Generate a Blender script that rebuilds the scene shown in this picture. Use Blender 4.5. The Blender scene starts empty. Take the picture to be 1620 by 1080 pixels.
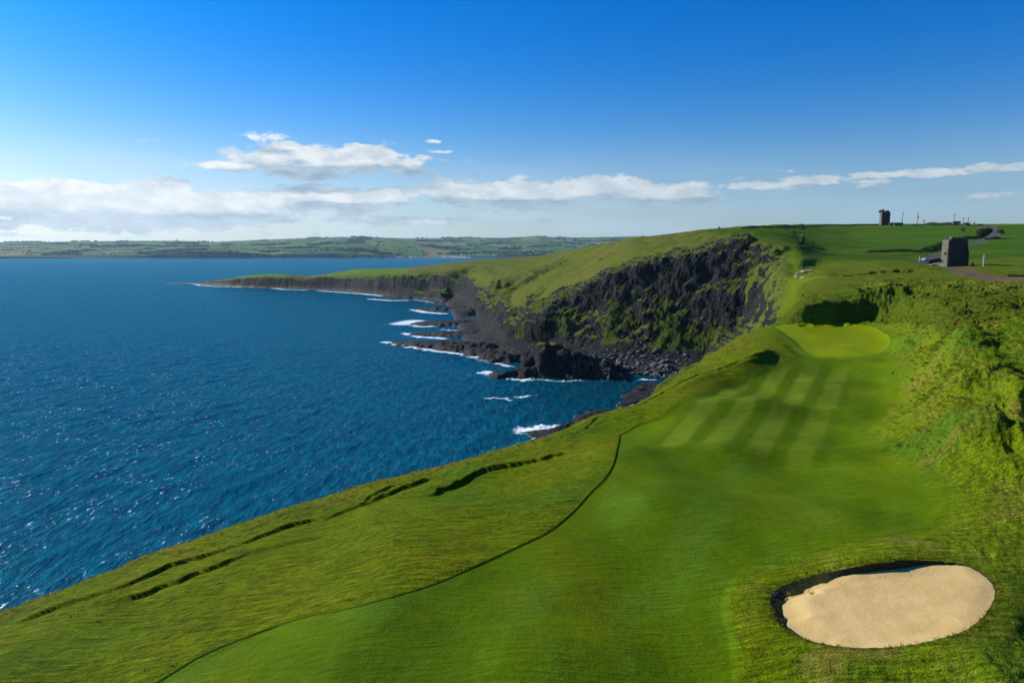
import bpy, bmesh, math, random
import numpy as np
from mathutils import Vector, Matrix
R = math.radians
random.seed(7); RNG = np.random.default_rng(11)
SC = bpy.context.scene
COL = SC.collection

# ------------------------------------------------------------------ camera, world, sun, exposure
CAM_Z, F, TH = 62.0, 1080.0, math.atan(146 / 1080)
cam_d = bpy.data.cameras.new('camera'); cam_d.lens = 24; cam_d.sensor_width = 36
cam_d.clip_start = 0.5; cam_d.clip_end = 60000
cam = bpy.data.objects.new('camera', cam_d); COL.objects.link(cam)
cam.location = (0, 0, CAM_Z); cam.rotation_euler = (math.pi / 2 - TH, 0, 0)
SC.camera = cam
SUN_AZ, SUN_EL = -63.0, 27.0          # degrees from the view axis (minus = left), degrees up
sx = math.sin(R(SUN_AZ)) * math.cos(R(SUN_EL)); sy = math.cos(R(SUN_AZ)) * math.cos(R(SUN_EL)); sz = math.sin(R(SUN_EL))
sl = bpy.data.lights.new('sun', 'SUN'); sl.energy = 5.0; sl.angle = R(0.53); sl.color = (1.0, 0.93, 0.80)
so = bpy.data.objects.new('sun', sl); COL.objects.link(so)
so.rotation_euler = Vector((sx, sy, sz)).to_track_quat('Z', 'Y').to_euler(); so.location = (0, 0, 300)
SC.view_settings.view_transform = 'Standard'; SC.view_settings.look = 'None'
SC.view_settings.gamma = 1; SC.view_settings.use_curve_mapping = False
SC.view_settings.exposure = 0.58
SC.cycles.use_denoising = True
SC.cycles.max_bounces = 6; SC.cycles.volume_bounces = 1; SC.cycles.transparent_max_bounces = 6
SC.cycles.sample_clamp_indirect = 4.0; SC.cycles.caustics_reflective = False; SC.cycles.caustics_refractive = False


class NT:
    """small helper for node trees"""
    def __init__(s, tree): s.t = tree; s.t.nodes.clear()
    def n(s, typ, **kw):
        nd = s.t.nodes.new(typ)
        for k, v in kw.items(): setattr(nd, k, v)
        return nd
    def put(s, sock, v):
        if isinstance(v, bpy.types.NodeSocket): s.t.links.new(v, sock)
        elif v is not None: sock.default_value = v
    def math(s, op, a, b=None, c=None, clamp=False):
        nd = s.n('ShaderNodeMath', operation=op, use_clamp=clamp)
        s.put(nd.inputs[0], a); s.put(nd.inputs[1], b); s.put(nd.inputs[2], c)
        return nd.outputs[0]
    def vmath(s, op, a, b=None, out=0):
        nd = s.n('ShaderNodeVectorMath', operation=op)
        s.put(nd.inputs[0], a); s.put(nd.inputs[1], b)
        return nd.outputs[out]
    def scale(s, v, f):
        nd = s.n('ShaderNodeVectorMath', operation='SCALE'); s.put(nd.inputs[0], v); s.put(nd.inputs['Scale'], f); return nd.outputs[0]
    def comb(s, x, y, z):
        nd = s.n('ShaderNodeCombineXYZ'); s.put(nd.inputs[0], x); s.put(nd.inputs[1], y); s.put(nd.inputs[2], z); return nd.outputs[0]
    def sep(s, v):
        nd = s.n('ShaderNodeSeparateXYZ'); s.put(nd.inputs[0], v); return nd.outputs
    def noise(s, vec, scale, detail=3, rough=0.5, dist=0.0, out=0, typ='FBM'):
        nd = s.n('ShaderNodeTexNoise', noise_type=typ); s.put(nd.inputs['Vector'], vec)
        s.put(nd.inputs['Scale'], scale); s.put(nd.inputs['Detail'], detail); s.put(nd.inputs['Roughness'], rough)
        s.put(nd.inputs['Distortion'], dist); return nd.outputs[out]
    def ramp(s, f, lo, hi, a=0.0, b=1.0, smooth=True):
        nd = s.n('ShaderNodeMapRange', interpolation_type='SMOOTHSTEP' if smooth else 'LINEAR')
        s.put(nd.inputs[0], f); s.put(nd.inputs[1], lo); s.put(nd.inputs[2], hi); s.put(nd.inputs[3], a); s.put(nd.inputs[4], b)
        return nd.outputs[0]
    def mix(s, f, a, b, mode='MIX'):
        nd = s.n('ShaderNodeMix', data_type='RGBA', blend_type=mode)
        s.put(nd.inputs[0], f)
        for i, v in ((6, a), (7, b)):
            if isinstance(v, (tuple, list)) and len(v) == 3: v = (*v, 1)
            s.put(nd.inputs[i], v)
        return nd.outputs[2]
    def attr(s, name, out='Fac'):
        nd = s.n('ShaderNodeAttribute', attribute_name=name); return nd.outputs[out]
    def pos(s): return s.n('ShaderNodeNewGeometry').outputs['Position']
    def normal(s): return s.n('ShaderNodeNewGeometry').outputs['Normal']
    def bump(s, h, strength=0.5, dist=0.1, normal=None):
        nd = s.n('ShaderNodeBump'); s.put(nd.inputs['Strength'], strength); s.put(nd.inputs['Distance'], dist); s.put(nd.inputs['Height'], h)
        if normal is not None: s.put(nd.inputs['Normal'], normal)
        return nd.outputs[0]
    def surf(s, color, rough=0.8, normal=None, spec=0.3, **kw):
        nd = s.n('ShaderNodeBsdfPrincipled')
        if isinstance(color, (tuple, list)) and len(color) == 3: color = (*color, 1)
        s.put(nd.inputs['Base Color'], color); s.put(nd.inputs['Roughness'], rough); s.put(nd.inputs['Specular IOR Level'], spec)
        if normal is not None: s.put(nd.inputs['Normal'], normal)
        for k, v in kw.items(): s.put(nd.inputs[k], v)
        o = s.n('ShaderNodeOutputMaterial'); s.put(o.inputs[0], nd.outputs[0]); return nd


def material(name):
    m = bpy.data.materials.new(name); m.use_nodes = True
    return m, NT(m.node_tree)


def ray(px, py):
    """pixel of the 1620x1080 photograph -> (x/y, z/y) of the sight line"""
    a = (px - 810) / F; b = -(py - 540) / F
    dy = math.cos(TH) + b * math.sin(TH)
    return a / dy, (-math.sin(TH) + b * math.cos(TH)) / dy


# ---- world: Nishita sky with clouds lying along the horizon
world = bpy.data.worlds.new('World'); SC.world = world; world.use_nodes = True
W = NT(world.node_tree)
sky = W.n('ShaderNodeTexSky', sky_type='NISHITA'); sky.sun_disc = False
sky.sun_elevation = R(SUN_EL); sky.sun_rotation = R(SUN_AZ)
sky.altitude = 60; sky.air_density = 1.0; sky.dust_density = 0.6; sky.ozone_density = 3.5
dirv = W.vmath('NORMALIZE', W.n('ShaderNodeTexCoord').outputs['Generated'])
dx, dy_, dz = W.sep(dirv)
az = W.math('ARCTAN2', dx, dy_)                       # 0 = straight ahead, + = right
el = W.math('ARCSINE', dz)
satn = W.n('ShaderNodeHueSaturation'); W.put(satn.inputs['Saturation'], W.ramp(el, 0.02, 0.25, 1.05, 1.32)); W.put(satn.inputs['Color'], sky.outputs[0])
skyc = W.mix(1.0, satn.outputs[0], W.mix(W.ramp(el, 0.03, 0.34), (0.84, 0.95, 1.13), (0.03, 0.80, 1.36)), 'MULTIPLY')


def cloud_field(offset):
    """sum of soft ellipses (azimuth, elevation) broken up by noise"""
    a2 = W.math('ADD', az, offset[0]); e2 = W.math('ADD', el, offset[1])
    base = W.comb(a2, W.math('MULTIPLY', e2, 2.6), 0.0)
    n1 = W.noise(base, 9.0, 7, 0.58, 0.25)
    n2 = W.noise(base, 30.0, 5, 0.62, 0.15)
    total = None
    for (cx, cy, rx, ry, w) in CLOUDS:
        # tan-space pixel -> angles
        u, t = ray(cx, cy); A = math.atan(u); E = math.atan(t * math.cos(A))
        sxp, syp = rx / F, ry / F
        p = W.math('DIVIDE', W.math('SUBTRACT', a2, A), sxp)
        q = W.math('DIVIDE', W.math('SUBTRACT', e2, E), syp)
        # flatter base than top
        r2 = W.math('ADD', W.math('MULTIPLY', p, p), W.math('MULTIPLY', q, q))
        g = W.math('MULTIPLY', W.math('EXPONENT', W.math('MULTIPLY', r2, -1.0)), w)
        total = g if total is None else W.math('MAXIMUM', total, g)
    s = W.math('ADD', total, W.math('MULTIPLY', W.math('SUBTRACT', n1, 0.5), 2.1))
    s = W.math('ADD', s, W.math('MULTIPLY', W.math('SUBTRACT', n2, 0.5), 1.45))
    return s, total


CLOUDS = [  # px, py, radius x, radius y, weight  (photograph pixels)
    (510, 254, 180, 25, 1.15), (455, 232, 60, 11, .9), (480, 274, 110, 14, 0.9), (420, 216, 40, 11, 0.85), (600, 260, 90, 10, 0.85), (370, 263, 85, 9, 1.0),
    (230, 328, 330, 34, 1.25), (40, 318, 240, 26, 0.95), (560, 312, 220, 22, 0.95), (600, 348, 330, 12, .7), (850, 308, 260, 29, 1.15), (730, 300, 80, 24, .8),
    (1010, 307, 190, 22, 1.0), (1180, 295, 100, 8, 0.9), (1310, 283, 62, 9, 0.9), (1375, 287, 60, 7, .8), (1440, 275, 130, 8, 1.0), (1500, 270, 80, 7, .9),
    (1560, 267, 90, 7, 0.85), (1370, 292, 45, 9, 0.65), (685, 223, 18, 4, 0.75), (695, 240, 30, 4, 0.7),
    (-300, 320, 320, 42, 1.0), (1900, 262, 150, 10, 0.7), (1256, 270, 26, 5, 0.5), (1570, 308, 40, 8, 0.5), (-900, 300, 300, 40, 0.9),
]
sA, rawA = cloud_field((0.0, 0.0))
sB, rawB = cloud_field((-0.012, 0.020))               # the same field a little nearer the sun: what shades this spot
dens = W.math('MULTIPLY', W.ramp(sA, 0.42, 0.70), W.ramp(rawA, 0.08, 0.30))
lit = W.ramp(W.math('ADD', W.math('MULTIPLY', W.math('SUBTRACT', sA, sB), 0.55), W.math('MULTIPLY', W.math('SUBTRACT', rawA, rawB), 0.9)), 0.04, 0.66)
thick = W.ramp(sA, 0.62, 1.25)
warm = W.ramp(az, -0.75, 0.6)                          # nearer the sun the clouds are brighter
bright = W.mix(warm, (9.2, 9.3, 9.3), (6.4, 6.8, 7.0))
shade = W.mix(warm, (3.2, 4.5, 5.8), (1.9, 3.1, 4.4))
ccol = W.mix(W.math('MULTIPLY', W.math('SUBTRACT', 1.0, lit), W.ramp(thick, 0.0, 1.0, 0.75, 1.0)), bright, shade)
tone = W.ramp(W.noise(W.comb(az, W.math('MULTIPLY', el, 2.2), 7.0), 26.0, 5, 0.6, 0.2), 0.34, 0.66, 0.70, 1.05)
ccol = W.vmath('MULTIPLY', ccol, W.comb(tone, W.math('ADD', W.math('MULTIPLY', tone, .8), .2), W.math('ADD', W.math('MULTIPLY', tone, .6), .4)))
cl = W.mix(W.math('MULTIPLY', dens, 0.93), skyc, ccol)
# thin veil in the lowest sky
veil = W.math('MULTIPLY', W.ramp(el, 0.0, 0.17, 1.0, 0.0), W.ramp(W.noise(W.comb(az, W.math('MULTIPLY', el, 5.0), 3.0), 5.0, 5, 0.55), 0.3, 0.75, 0.25, 0.75))
cl = W.mix(veil, cl, W.mix(warm, (8.2, 9.0, 9.8), (3.4, 5.0, 6.4)))
bg = W.n('ShaderNodeBackground'); W.put(bg.inputs[0], cl); W.put(bg.inputs[1], 0.072)
wo = W.n('ShaderNodeOutputWorld'); W.put(wo.inputs[0], bg.outputs[0])
world.cycles.sampling_method = 'MANUAL'; world.cycles.sample_map_resolution = 1024

# ------------------------------------------------------------------ numpy tools
_perm = RNG.permutation(512).astype(np.int32); _perm = np.concatenate([_perm, _perm, _perm])
_g3 = RNG.normal(size=(512, 3)); _g3 /= np.linalg.norm(_g3, axis=1)[:, None]; _g3 = _g3.astype(np.float32)


def perlin(x, y, z=None):
    """gradient noise about -1..1"""
    if z is None:
        xi = np.floor(x).astype(np.int32); yi = np.floor(y).astype(np.int32)
        xf = (x - xi).astype(np.float32); yf = (y - yi).astype(np.float32)
        u = xf * xf * xf * (xf * (xf * 6 - 15) + 10); v = yf * yf * yf * (yf * (yf * 6 - 15) + 10)
        out = 0
        for i in (0, 1):
            for j in (0, 1):
                h = _perm[_perm[(xi + i) & 511] + ((yi + j) & 511)]
                g = _g3[h]
                w = (u if i else 1 - u) * (v if j else 1 - v)
                out = out + w * (g[..., 0] * (xf - i) + g[..., 1] * (yf - j))
        return out * 1.9
    xi = np.floor(x).astype(np.int32); yi = np.floor(y).astype(np.int32); zi = np.floor(z).astype(np.int32)
    xf = (x - xi).astype(np.float32); yf = (y - yi).astype(np.float32); zf = (z - zi).astype(np.float32)
    u = xf * xf * (3 - 2 * xf); v = yf * yf * (3 - 2 * yf); w3 = zf * zf * (3 - 2 * zf)
    out = 0
    for i in (0, 1):
        for j in (0, 1):
            for k in (0, 1):
                g = _g3[_perm[_perm[_perm[(xi + i) & 511] + ((yi + j) & 511)] + ((zi + k) & 511)]]
                w = (u if i else 1 - u) * (v if j else 1 - v) * (w3 if k else 1 - w3)
                out = out + w * (g[..., 0] * (xf - i) + g[..., 1] * (yf - j) + g[..., 2] * (zf - k))
    return out * 1.7


def fbm(x, y, z=None, octv=4, lac=2.03, gain=0.5):
    a, f, s, o = 1.0, 1.0, 0.0, 0.0
    for i in range(octv):
        o = o + a * perlin(x * f + 17.3 * i, y * f - 9.1 * i, None if z is None else z * f + 5.7 * i)
        s += a; a *= gain; f *= lac
    return o / s


def ridged(x, y, z=None, octv=4, gain=0.5):
    a, f, s, o = 1.0, 1.0, 0.0, 0.0
    for i in range(octv):
        o = o + a * (1 - 2 * np.abs(perlin(x * f + 7.3 * i, y * f - 3.1 * i, None if z is None else z * f + 2.7 * i)))
        s += a; a *= gain; f *= 2.07
    return o / s


def sstep(x, a, b):
    t = np.clip((x - a) / (b - a), 0, 1); return t * t * (3 - 2 * t)


def seg_dist(X, Y, pts, signed=False):
    """distance to a polyline; the parameter (0..1) along it; and the side (+ = left of its direction)"""
    best = np.full(X.shape, 1e9); par = np.zeros(X.shape); side = np.zeros(X.shape)
    n = len(pts) - 1
    for i in range(n):
        ax, ay = pts[i][:2]; bx, by = pts[i + 1][:2]
        vx, vy = bx - ax, by - ay; L2 = vx * vx + vy * vy + 1e-9
        t = np.clip(((X - ax) * vx + (Y - ay) * vy) / L2, 0, 1)
        qx = X - (ax + t * vx); qy = Y - (ay + t * vy)
        d = np.hypot(qx, qy); m = d < best
        best = np.where(m, d, best); par = np.where(m, (i + t) / n, par)
        side = np.where(m, np.sign(vx * qy - vy * qx), side)
    return best, par, side


def inside(X, Y, pts):
    c = np.zeros(X.shape, bool); n = len(pts)
    for i in range(n):
        x1, y1 = pts[i][:2]; x2, y2 = pts[(i + 1) % n][:2]
        if y1 == y2: continue
        m = ((y1 > Y) != (y2 > Y)) & (X < (x2 - x1) * (Y - y1) / (y2 - y1) + x1)
        c ^= m
    return c


def poly_sd(X, Y, pts):
    """signed distance, positive inside; only evaluated near the polygon"""
    P = np.array([p[:2] for p in pts]); lo = P.min(0) - 12; hi = P.max(0) + 12
    out = np.full(X.shape, -50.0)
    m = (X > lo[0]) & (X < hi[0]) & (Y > lo[1]) & (Y < hi[1])
    if m.any():
        x, y = X[m], Y[m]
        d, _, _ = seg_dist(x, y, list(pts) + [pts[0]])
        out[m] = np.where(inside(x, y, pts), d, -d)
    return out


def near_line(X, Y, pts, pad):
    P = np.array([p[:2] for p in pts]); lo = P.min(0) - pad; hi = P.max(0) + pad
    return (X > lo[0]) & (X < hi[0]) & (Y > lo[1]) & (Y < hi[1])


def smooth_curve(pts, n=8):
    """Catmull-Rom through points"""
    P = [np.array(p, float) for p in pts]; P = [2 * P[0] - P[1]] + P + [2 * P[-1] - P[-2]]; out = []
    for i in range(1, len(P) - 2):
        for k in range(n):
            t = k / n
            out.append(0.5 * ((2 * P[i]) + (-P[i - 1] + P[i + 1]) * t + (2 * P[i - 1] - 5 * P[i] + 4 * P[i + 1] - P[i + 2]) * t * t + (-P[i - 1] + 3 * P[i] - 3 * P[i + 1] + P[i + 2]) * t ** 3))
    out.append(P[-2]); return out


def tag(o, label=None, cat=None, group=None, kind=None):
    if label: o['label'] = label
    if cat: o['category'] = cat
    if group: o['group'] = group
    if kind: o['kind'] = kind
    return o


def mesh_obj(name, verts, faces, mat=None, parent=None, smooth=False):
    me = bpy.data.meshes.new(name); me.from_pydata([tuple(v) for v in verts], [], faces)
    if mat: me.materials.append(mat)
    if smooth: me.shade_smooth()
    me.update()
    o = bpy.data.objects.new(name, me); COL.objects.link(o)
    if parent: o.parent = parent
    return o


def np_mesh(name, co, quads, mat, attrs=None, normals=None):
    """fast mesh from numpy arrays: co (n,3), quads (m,4)"""
    me = bpy.data.meshes.new(name)
    n, m = len(co), len(quads)
    me.vertices.add(n); me.vertices.foreach_set('co', co.astype(np.float32).ravel())
    me.loops.add(m * 4); me.loops.foreach_set('vertex_index', quads.astype(np.int32).ravel())
    me.polygons.add(m); me.polygons.foreach_set('loop_start', np.arange(0, m * 4, 4, dtype=np.int32))
    me.update(calc_edges=True)
    me.shade_smooth()
    for k, v in (attrs or {}).items():
        if v.ndim == 1:
            a = me.attributes.new(k, 'FLOAT', 'POINT'); a.data.foreach_set('value', v.astype(np.float32))
        else:
            a = me.attributes.new(k, 'FLOAT_COLOR', 'POINT')
            c = np.ones((n, 4), np.float32); c[:, :3] = v; a.data.foreach_set('color', c.ravel())
    if normals is not None:
        me.normals_split_custom_set_from_vertices(normals.astype(np.float32))
    me.materials.append(mat)
    o = bpy.data.objects.new(name, me); COL.objects.link(o)
    return o


def sub_mesh(name, mask, vidx_grid, co, attrs, normals, mat):
    """faces of the big grid picked by mask (rows-1, cols-1) as one object"""
    a = vidx_grid[:-1, :-1][mask]; b = vidx_grid[:-1, 1:][mask]; c = vidx_grid[1:, 1:][mask]; d = vidx_grid[1:, :-1][mask]
    q = np.stack([a, b, c, d], 1)
    used, inv = np.unique(q, return_inverse=True)
    q = inv.reshape(q.shape)
    return np_mesh(name, co[used], q, mat, {k: v[used] for k, v in attrs.items()}, None if normals is None else normals[used])
# ------------------------------------------------------------------ the land: feature lines from near to far
def pz(px, py, z):
    u, t = ray(px, py); d = (z - CAM_Z) / t; return u, d, z
def pd(px, py, d):
    u, t = ray(px, py); return u, d, CAM_Z + t * d
def hd(px, d, z): return (px - 810) / F, d, z        # hidden point: column, distance, height


LINES = [
 # 0 under the camera
 [hd(-200, 5, 41), hd(800, 5, 44), hd(1800, 5, 46)],
 # 1 bottom of the picture
 [pz(-200, 1080, 40), pz(0, 1080, 41.2), pz(330, 1080, 42.6), pz(800, 1080, 44), pz(1200, 1080, 44.3), pz(1620, 1080, 44.8), pz(1800, 1080, 45)],
 # 2 middle of the fairway
 [pz(-200, 1075, 39), pz(0, 1020, 40.4), pz(330, 935, 41.6), pz(560, 885, 42.5), pz(720, 850, 43.3), pz(860, 800, 43.5), pz(945, 765, 43.7), pz(1100, 722, 43.8),
  pz(1300, 720, 44), pz(1400, 730, 44.3), pz(1500, 765, 45.2), pz(1620, 770, 46), pz(1800, 760, 47)],
 # 2b
 [pz(-200, 1070, 38.8), pz(0, 1006, 39.9), pz(130, 965, 40.2), pz(330, 903, 40.9), pz(560, 838, 41.9), pz(720, 795, 42.5), pz(860, 750, 42.9), pz(945, 710, 43.1), pz(1030, 668, 43.2), pz(1100, 640, 43.6), pz(1180, 605, 44.0), pz(1222, 592, 43.9), pz(1245, 598, 43.7), pz(1300, 602, 43.7),
  pz(1390, 610, 44.1), pz(1450, 672, 45.4), pz(1500, 705, 46.3), pz(1620, 708, 47.5), pz(1800, 700, 48.5)],
 # 3 before the edge / front of the green / the rough bank
 [pz(-200, 1065, 38.6), pz(0, 993, 39.3), pz(130, 948, 39.5), pz(330, 872, 40.2), pz(560, 800, 41.2), pz(720, 752, 41.8), pz(860, 708, 42.2), pz(945, 680, 42.6), pz(1030, 637, 43.2),
  pz(1100, 602, 44.0), pz(1150, 583, 44.9), pz(1185, 570, 45.4), pz(1222, 554, 45.8), pz(1250, 562, 45.2), pz(1300, 563, 45.4), pz(1390, 564, 45.5), pz(1415, 575, 45.8), pz(1450, 600, 46.2), pz(1500, 645, 47.6), pz(1620, 650, 48.8), pz(1800, 650, 50)],
 # 4 edge of the headland / back of the green / top of the rough
 [pz(-200, 1056, 38), pz(0, 971, 38.5), pz(130, 920, 38.7), pz(330, 847, 39.3), pz(560, 772, 40.2), pz(720, 732, 40.6), pz(860, 692, 41.2), pz(945, 662, 42.0), pz(1000, 646, 42.0), pz(1030, 629, 42.0),
  pz(1100, 577, 42.4), pz(1150, 545, 43.6), pz(1190, 521, 45.4), pz(1222, 513, 46.3), pz(1262, 512, 46.9), pz(1300, 512, 46.6), pz(1350, 511, 46.6), pz(1400, 503, 47.9), pz(1445, 508, 48.9), pz(1500, 532, 51), pz(1620, 545, 52), pz(1800, 545, 53)],
 # 5 half way down the sea cliff / the bank behind the green
 [hd(-200, 56, 8), hd(0, 58, 10), hd(330, 78, 10), hd(720, 100, 12), hd(945, 110, 14), hd(1100, 140, 18), hd(1180, 170, 24), pd(1228, 500, 148), pd(1262, 485, 141.2), pd(1300, 477, 145.0), pd(1350, 474, 144.8), pd(1400, 470, 145.5), pd(1445, 465, 144), pz(1500, 478, 52.7),
  pz(1620, 480, 53.5), pz(1800, 480, 54)],
 # 6 foot of the cliff / ridge behind the green
 [hd(-200, 75, 0), hd(0, 92, 0), hd(330, 125, 0), hd(560, 158, 0), hd(720, 185, 0), hd(860, 222, 0), hd(945, 248, 0), hd(1030, 275, 0), hd(1100, 285, 0), hd(1180, 285, 2), hd(1215, 200, 30), pz(1250, 470, 50.0), pz(1300, 450, 52),
  pz(1400, 446, 53.5), pz(1500, 447, 54), pz(1620, 450, 54.6), pz(1800, 450, 55)],
 # 7 sea bed
 [hd(-200, 85, -6), hd(0, 102, -6), hd(560, 172, -6), hd(860, 235, -6), hd(1030, 290, -6), hd(1100, 300, -4), hd(1180, 305, 6), hd(1220, 260, 34), pz(1262, 446, 49.6), pz(1300, 431, 52.8), pz(1400, 429, 54.3), pz(1500, 429, 55),
  pz(1620, 436, 55.3), pz(1800, 436, 55.5)],
 # 8 sea bed before the far shore / start of the field
 [hd(-200, 1150, -6), hd(305, 1200, -6), hd(600, 880, -6), hd(690, 800, -6), hd(715, 690, -6), hd(725, 430, -6), hd(835, 368, -6), hd(945, 345, -6), hd(1045, 325, -6), hd(1120, 322, 0), hd(1180, 320, 12), pd(1240, 440, 300), pd(1265, 425, 305), pz(1300, 416, 55.3),
  pz(1400, 419, 55.6), pz(1500, 421, 55.4), pz(1620, 425, 55.8), pz(1800, 425, 56)],
 # 9 far shore
 [hd(200, 1230, -4), pz(305, 449, 0), pz(360, 453, 0), pz(440, 456, 0), pz(540, 460, 0), pz(600, 467, 0), pz(650, 472, 0), pz(700, 476, 0), pz(716, 492, 0), pz(725, 530, 0), pz(737, 553, 0), pz(790, 566, 0),
  pz(835, 572, 0), pz(900, 577, 0), pz(1000, 590, 0), pz(1045, 597, 0), pz(1120, 600, 1), hd(1180, 332, 18), pd(1240, 430, 315), pd(1265, 412, 320), pd(1300, 408, 350), pd(1400, 410, 340), pd(1500, 412, 330), pd(1620, 415, 280), pd(1800, 415, 280)],
 # 10 foot of the cliffs
 [hd(200, 1240, -4), hd(305, 1208, 0.5), hd(360, 1146, 2.5), hd(440, 1090, 3), hd(540, 1024, 3), hd(600, 925, 3), hd(650, 870, 3), pz(700, 473, 3), pz(716, 476, 4), pz(728, 480, 4), pz(745, 490, 4), pz(765, 522, 5), pz(800, 538, 6), pd(900, 546, 382), pd(1000, 562, 354), pd(1120, 570, 342),
  hd(1180, 345, 26), pd(1240, 415, 330), pd(1265, 405, 335), pd(1300, 402, 365), pd(1400, 402, 380), pd(1500, 404, 370), pd(1620, 405, 340), pd(1800, 405, 340)],
 # 11 shelf below the cliff top
 [hd(200, 1250, -4), hd(305, 1212, 0.8), pd(360, 447, 1150), pd(440, 447, 1094), pd(540, 449, 1030), pd(600, 452, 932), pd(700, 455, 850), pd(728, 460, 810), pd(745, 465, 740), pd(765, 505, 530), pd(800, 516, 430), pd(860, 510, 398), pd(900, 500, 399), pd(1000, 482, 384), pd(1100, 470, 370),
  pd(1180, 440, 358), pd(1225, 410, 350), pd(1265, 396, 350), pd(1300, 397, 385), pd(1340, 394, 420), pd(1400, 394, 430), pd(1500, 396, 420), pd(1620, 397, 400), pd(1800, 397, 400)],
 # 12 cliff top
 [hd(200, 1255, -4), hd(305, 1216, 1.2), pd(360, 443, 1156), pd(400, 439, 1130), pd(440, 438.5, 1105), pd(500, 439.5, 1068), pd(560, 440, 1010), pd(600, 440, 948), pd(640, 438, 905), pd(700, 432, 866), pd(728, 434, 830), pd(745, 442, 765), pd(768, 484, 560), pd(800, 500, 445), pd(860, 488, 412), pd(900, 466, 412), pd(950, 441, 404), pd(1010, 421, 398), pd(1070, 406, 390),
  pd(1125, 399, 384), pd(1165, 384, 380), pd(1190, 376, 380), pd(1235, 384, 368), pd(1265, 390, 362), pd(1300, 391, 410), pd(1340, 389, 460), pd(1400, 388, 480), pd(1500, 390, 460), pd(1620, 390, 450), pd(1800, 390, 450)],
 # 13 the slope above
 [hd(200, 1260, -4), hd(305, 1225, 1.5), pd(360, 442, 1175), pd(400, 436.5, 1170), pd(500, 438.5, 1130), pd(560, 431, 1200), pd(640, 430, 1120), pd(700, 424, 1030), pd(760, 420, 900), pd(800, 448, 600), pd(900, 428, 530), pd(1000, 395, 490), pd(1125, 372, 470), pd(1180, 367, 470),
  pd(1230, 370, 460), pd(1265, 376, 470), pd(1300, 376, 540), pd(1340, 374, 600), pd(1400, 374, 600), pd(1500, 375, 580), pd(1620, 376, 560), pd(1800, 376, 560)],
 # 14 skyline of the land
 [hd(200, 1270, -4), hd(305, 1240, 1.6), pd(335, 446, 1225), pd(360, 441, 1220), pd(398, 434.5, 1230), pd(430, 433, 1240), pd(500, 437, 1250), pd(560, 426, 1340), pd(640, 424, 1300), pd(700, 417, 1250), pd(760, 411, 1160), pd(850, 405, 1010), pd(900, 397, 860), pd(940, 388, 760), pd(1000, 377, 660),
  pd(1050, 371, 620), pd(1140, 361.5, 570), pd(1180, 360.5, 620), pd(1265, 357, 880), pd(1300, 356, 900), pd(1400, 355, 900), pd(1500, 355, 900), pd(1620, 355.5, 900), pd(1800, 355, 900)],
 # 15 behind the skyline
 [hd(200, 1330, -6), hd(305, 1330, -6), hd(500, 1340, -6), hd(560, 1480, -4), hd(640, 1450, -4), hd(700, 1400, 5), hd(760, 1350, 12), hd(850, 1200, 25), hd(940, 900, 45), hd(1000, 820, 58), hd(1140, 760, 72), hd(1265, 1100, 88), hd(1800, 1100, 88)],
 # 16 end of this sheet
 [hd(200, 1700, -8), hd(760, 1700, -8), hd(850, 1700, -8), hd(940, 1700, 2), hd(1140, 1700, 30), hd(1265, 1700, 60), hd(1800, 1700, 60)],
]

def rows_between(a, b, s0, s1):
    """distances from a to b with the step growing from s0 to s1"""
    n = max(2, int(2 * (b - a) / (s0 + s1))); t = np.arange(n) / n
    return a + (b - a) * (t * s0 + (s1 - s0) * t * t / 2) / (s0 + (s1 - s0) / 2)
Q = 1.18
drow = np.concatenate([rows_between(8, 26, 1.2 * Q, .12 * Q), rows_between(26, 44, .12 * Q, .17 * Q), rows_between(44, 150, .17 * Q, .55 * Q), rows_between(150, 300, .55 * Q, .9 * Q),
                       rows_between(300, 500, .62 * Q, .75 * Q), rows_between(500, 900, 1.0 * Q, 2.0 * Q), rows_between(900, 1400, 2.5 * Q, 3.5 * Q), rows_between(1400, 1701, 12, 30)])
ucol = np.concatenate([np.linspace(-1.4, -0.90, 34)[:-1], np.linspace(-0.90, -0.24, int(290 / Q))[:-1], np.linspace(-0.24, 0.85, int(985 / Q))[:-1], np.linspace(0.85, 1.5, 40)])
NR, NC = len(drow), len(ucol)
DK = np.zeros((len(LINES), NC)); ZK = np.zeros((len(LINES), NC))
for k, L in enumerate(LINES):
    L = sorted(L); us = [p[0] for p in L]
    DK[k] = np.interp(ucol, us, [p[1] for p in L]); ZK[k] = np.interp(ucol, us, [p[2] for p in L])
def gsmooth(a, s):
    r = int(3 * s) + 1; w = np.exp(-0.5 * (np.arange(-r, r + 1) / s) ** 2); w /= w.sum()
    p = np.concatenate([np.repeat(a[:1], r), a, np.repeat(a[-1:], r)]); return np.convolve(p, w, 'valid')
for k in range(len(LINES)):
    s = 9 if k in (4, 5, 6) else 5
    DK[k] = gsmooth(DK[k], s); ZK[k] = gsmooth(ZK[k], s)
for k in range(1, len(LINES)): DK[k] = np.maximum(DK[k], DK[k - 1] + 1.5)
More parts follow.
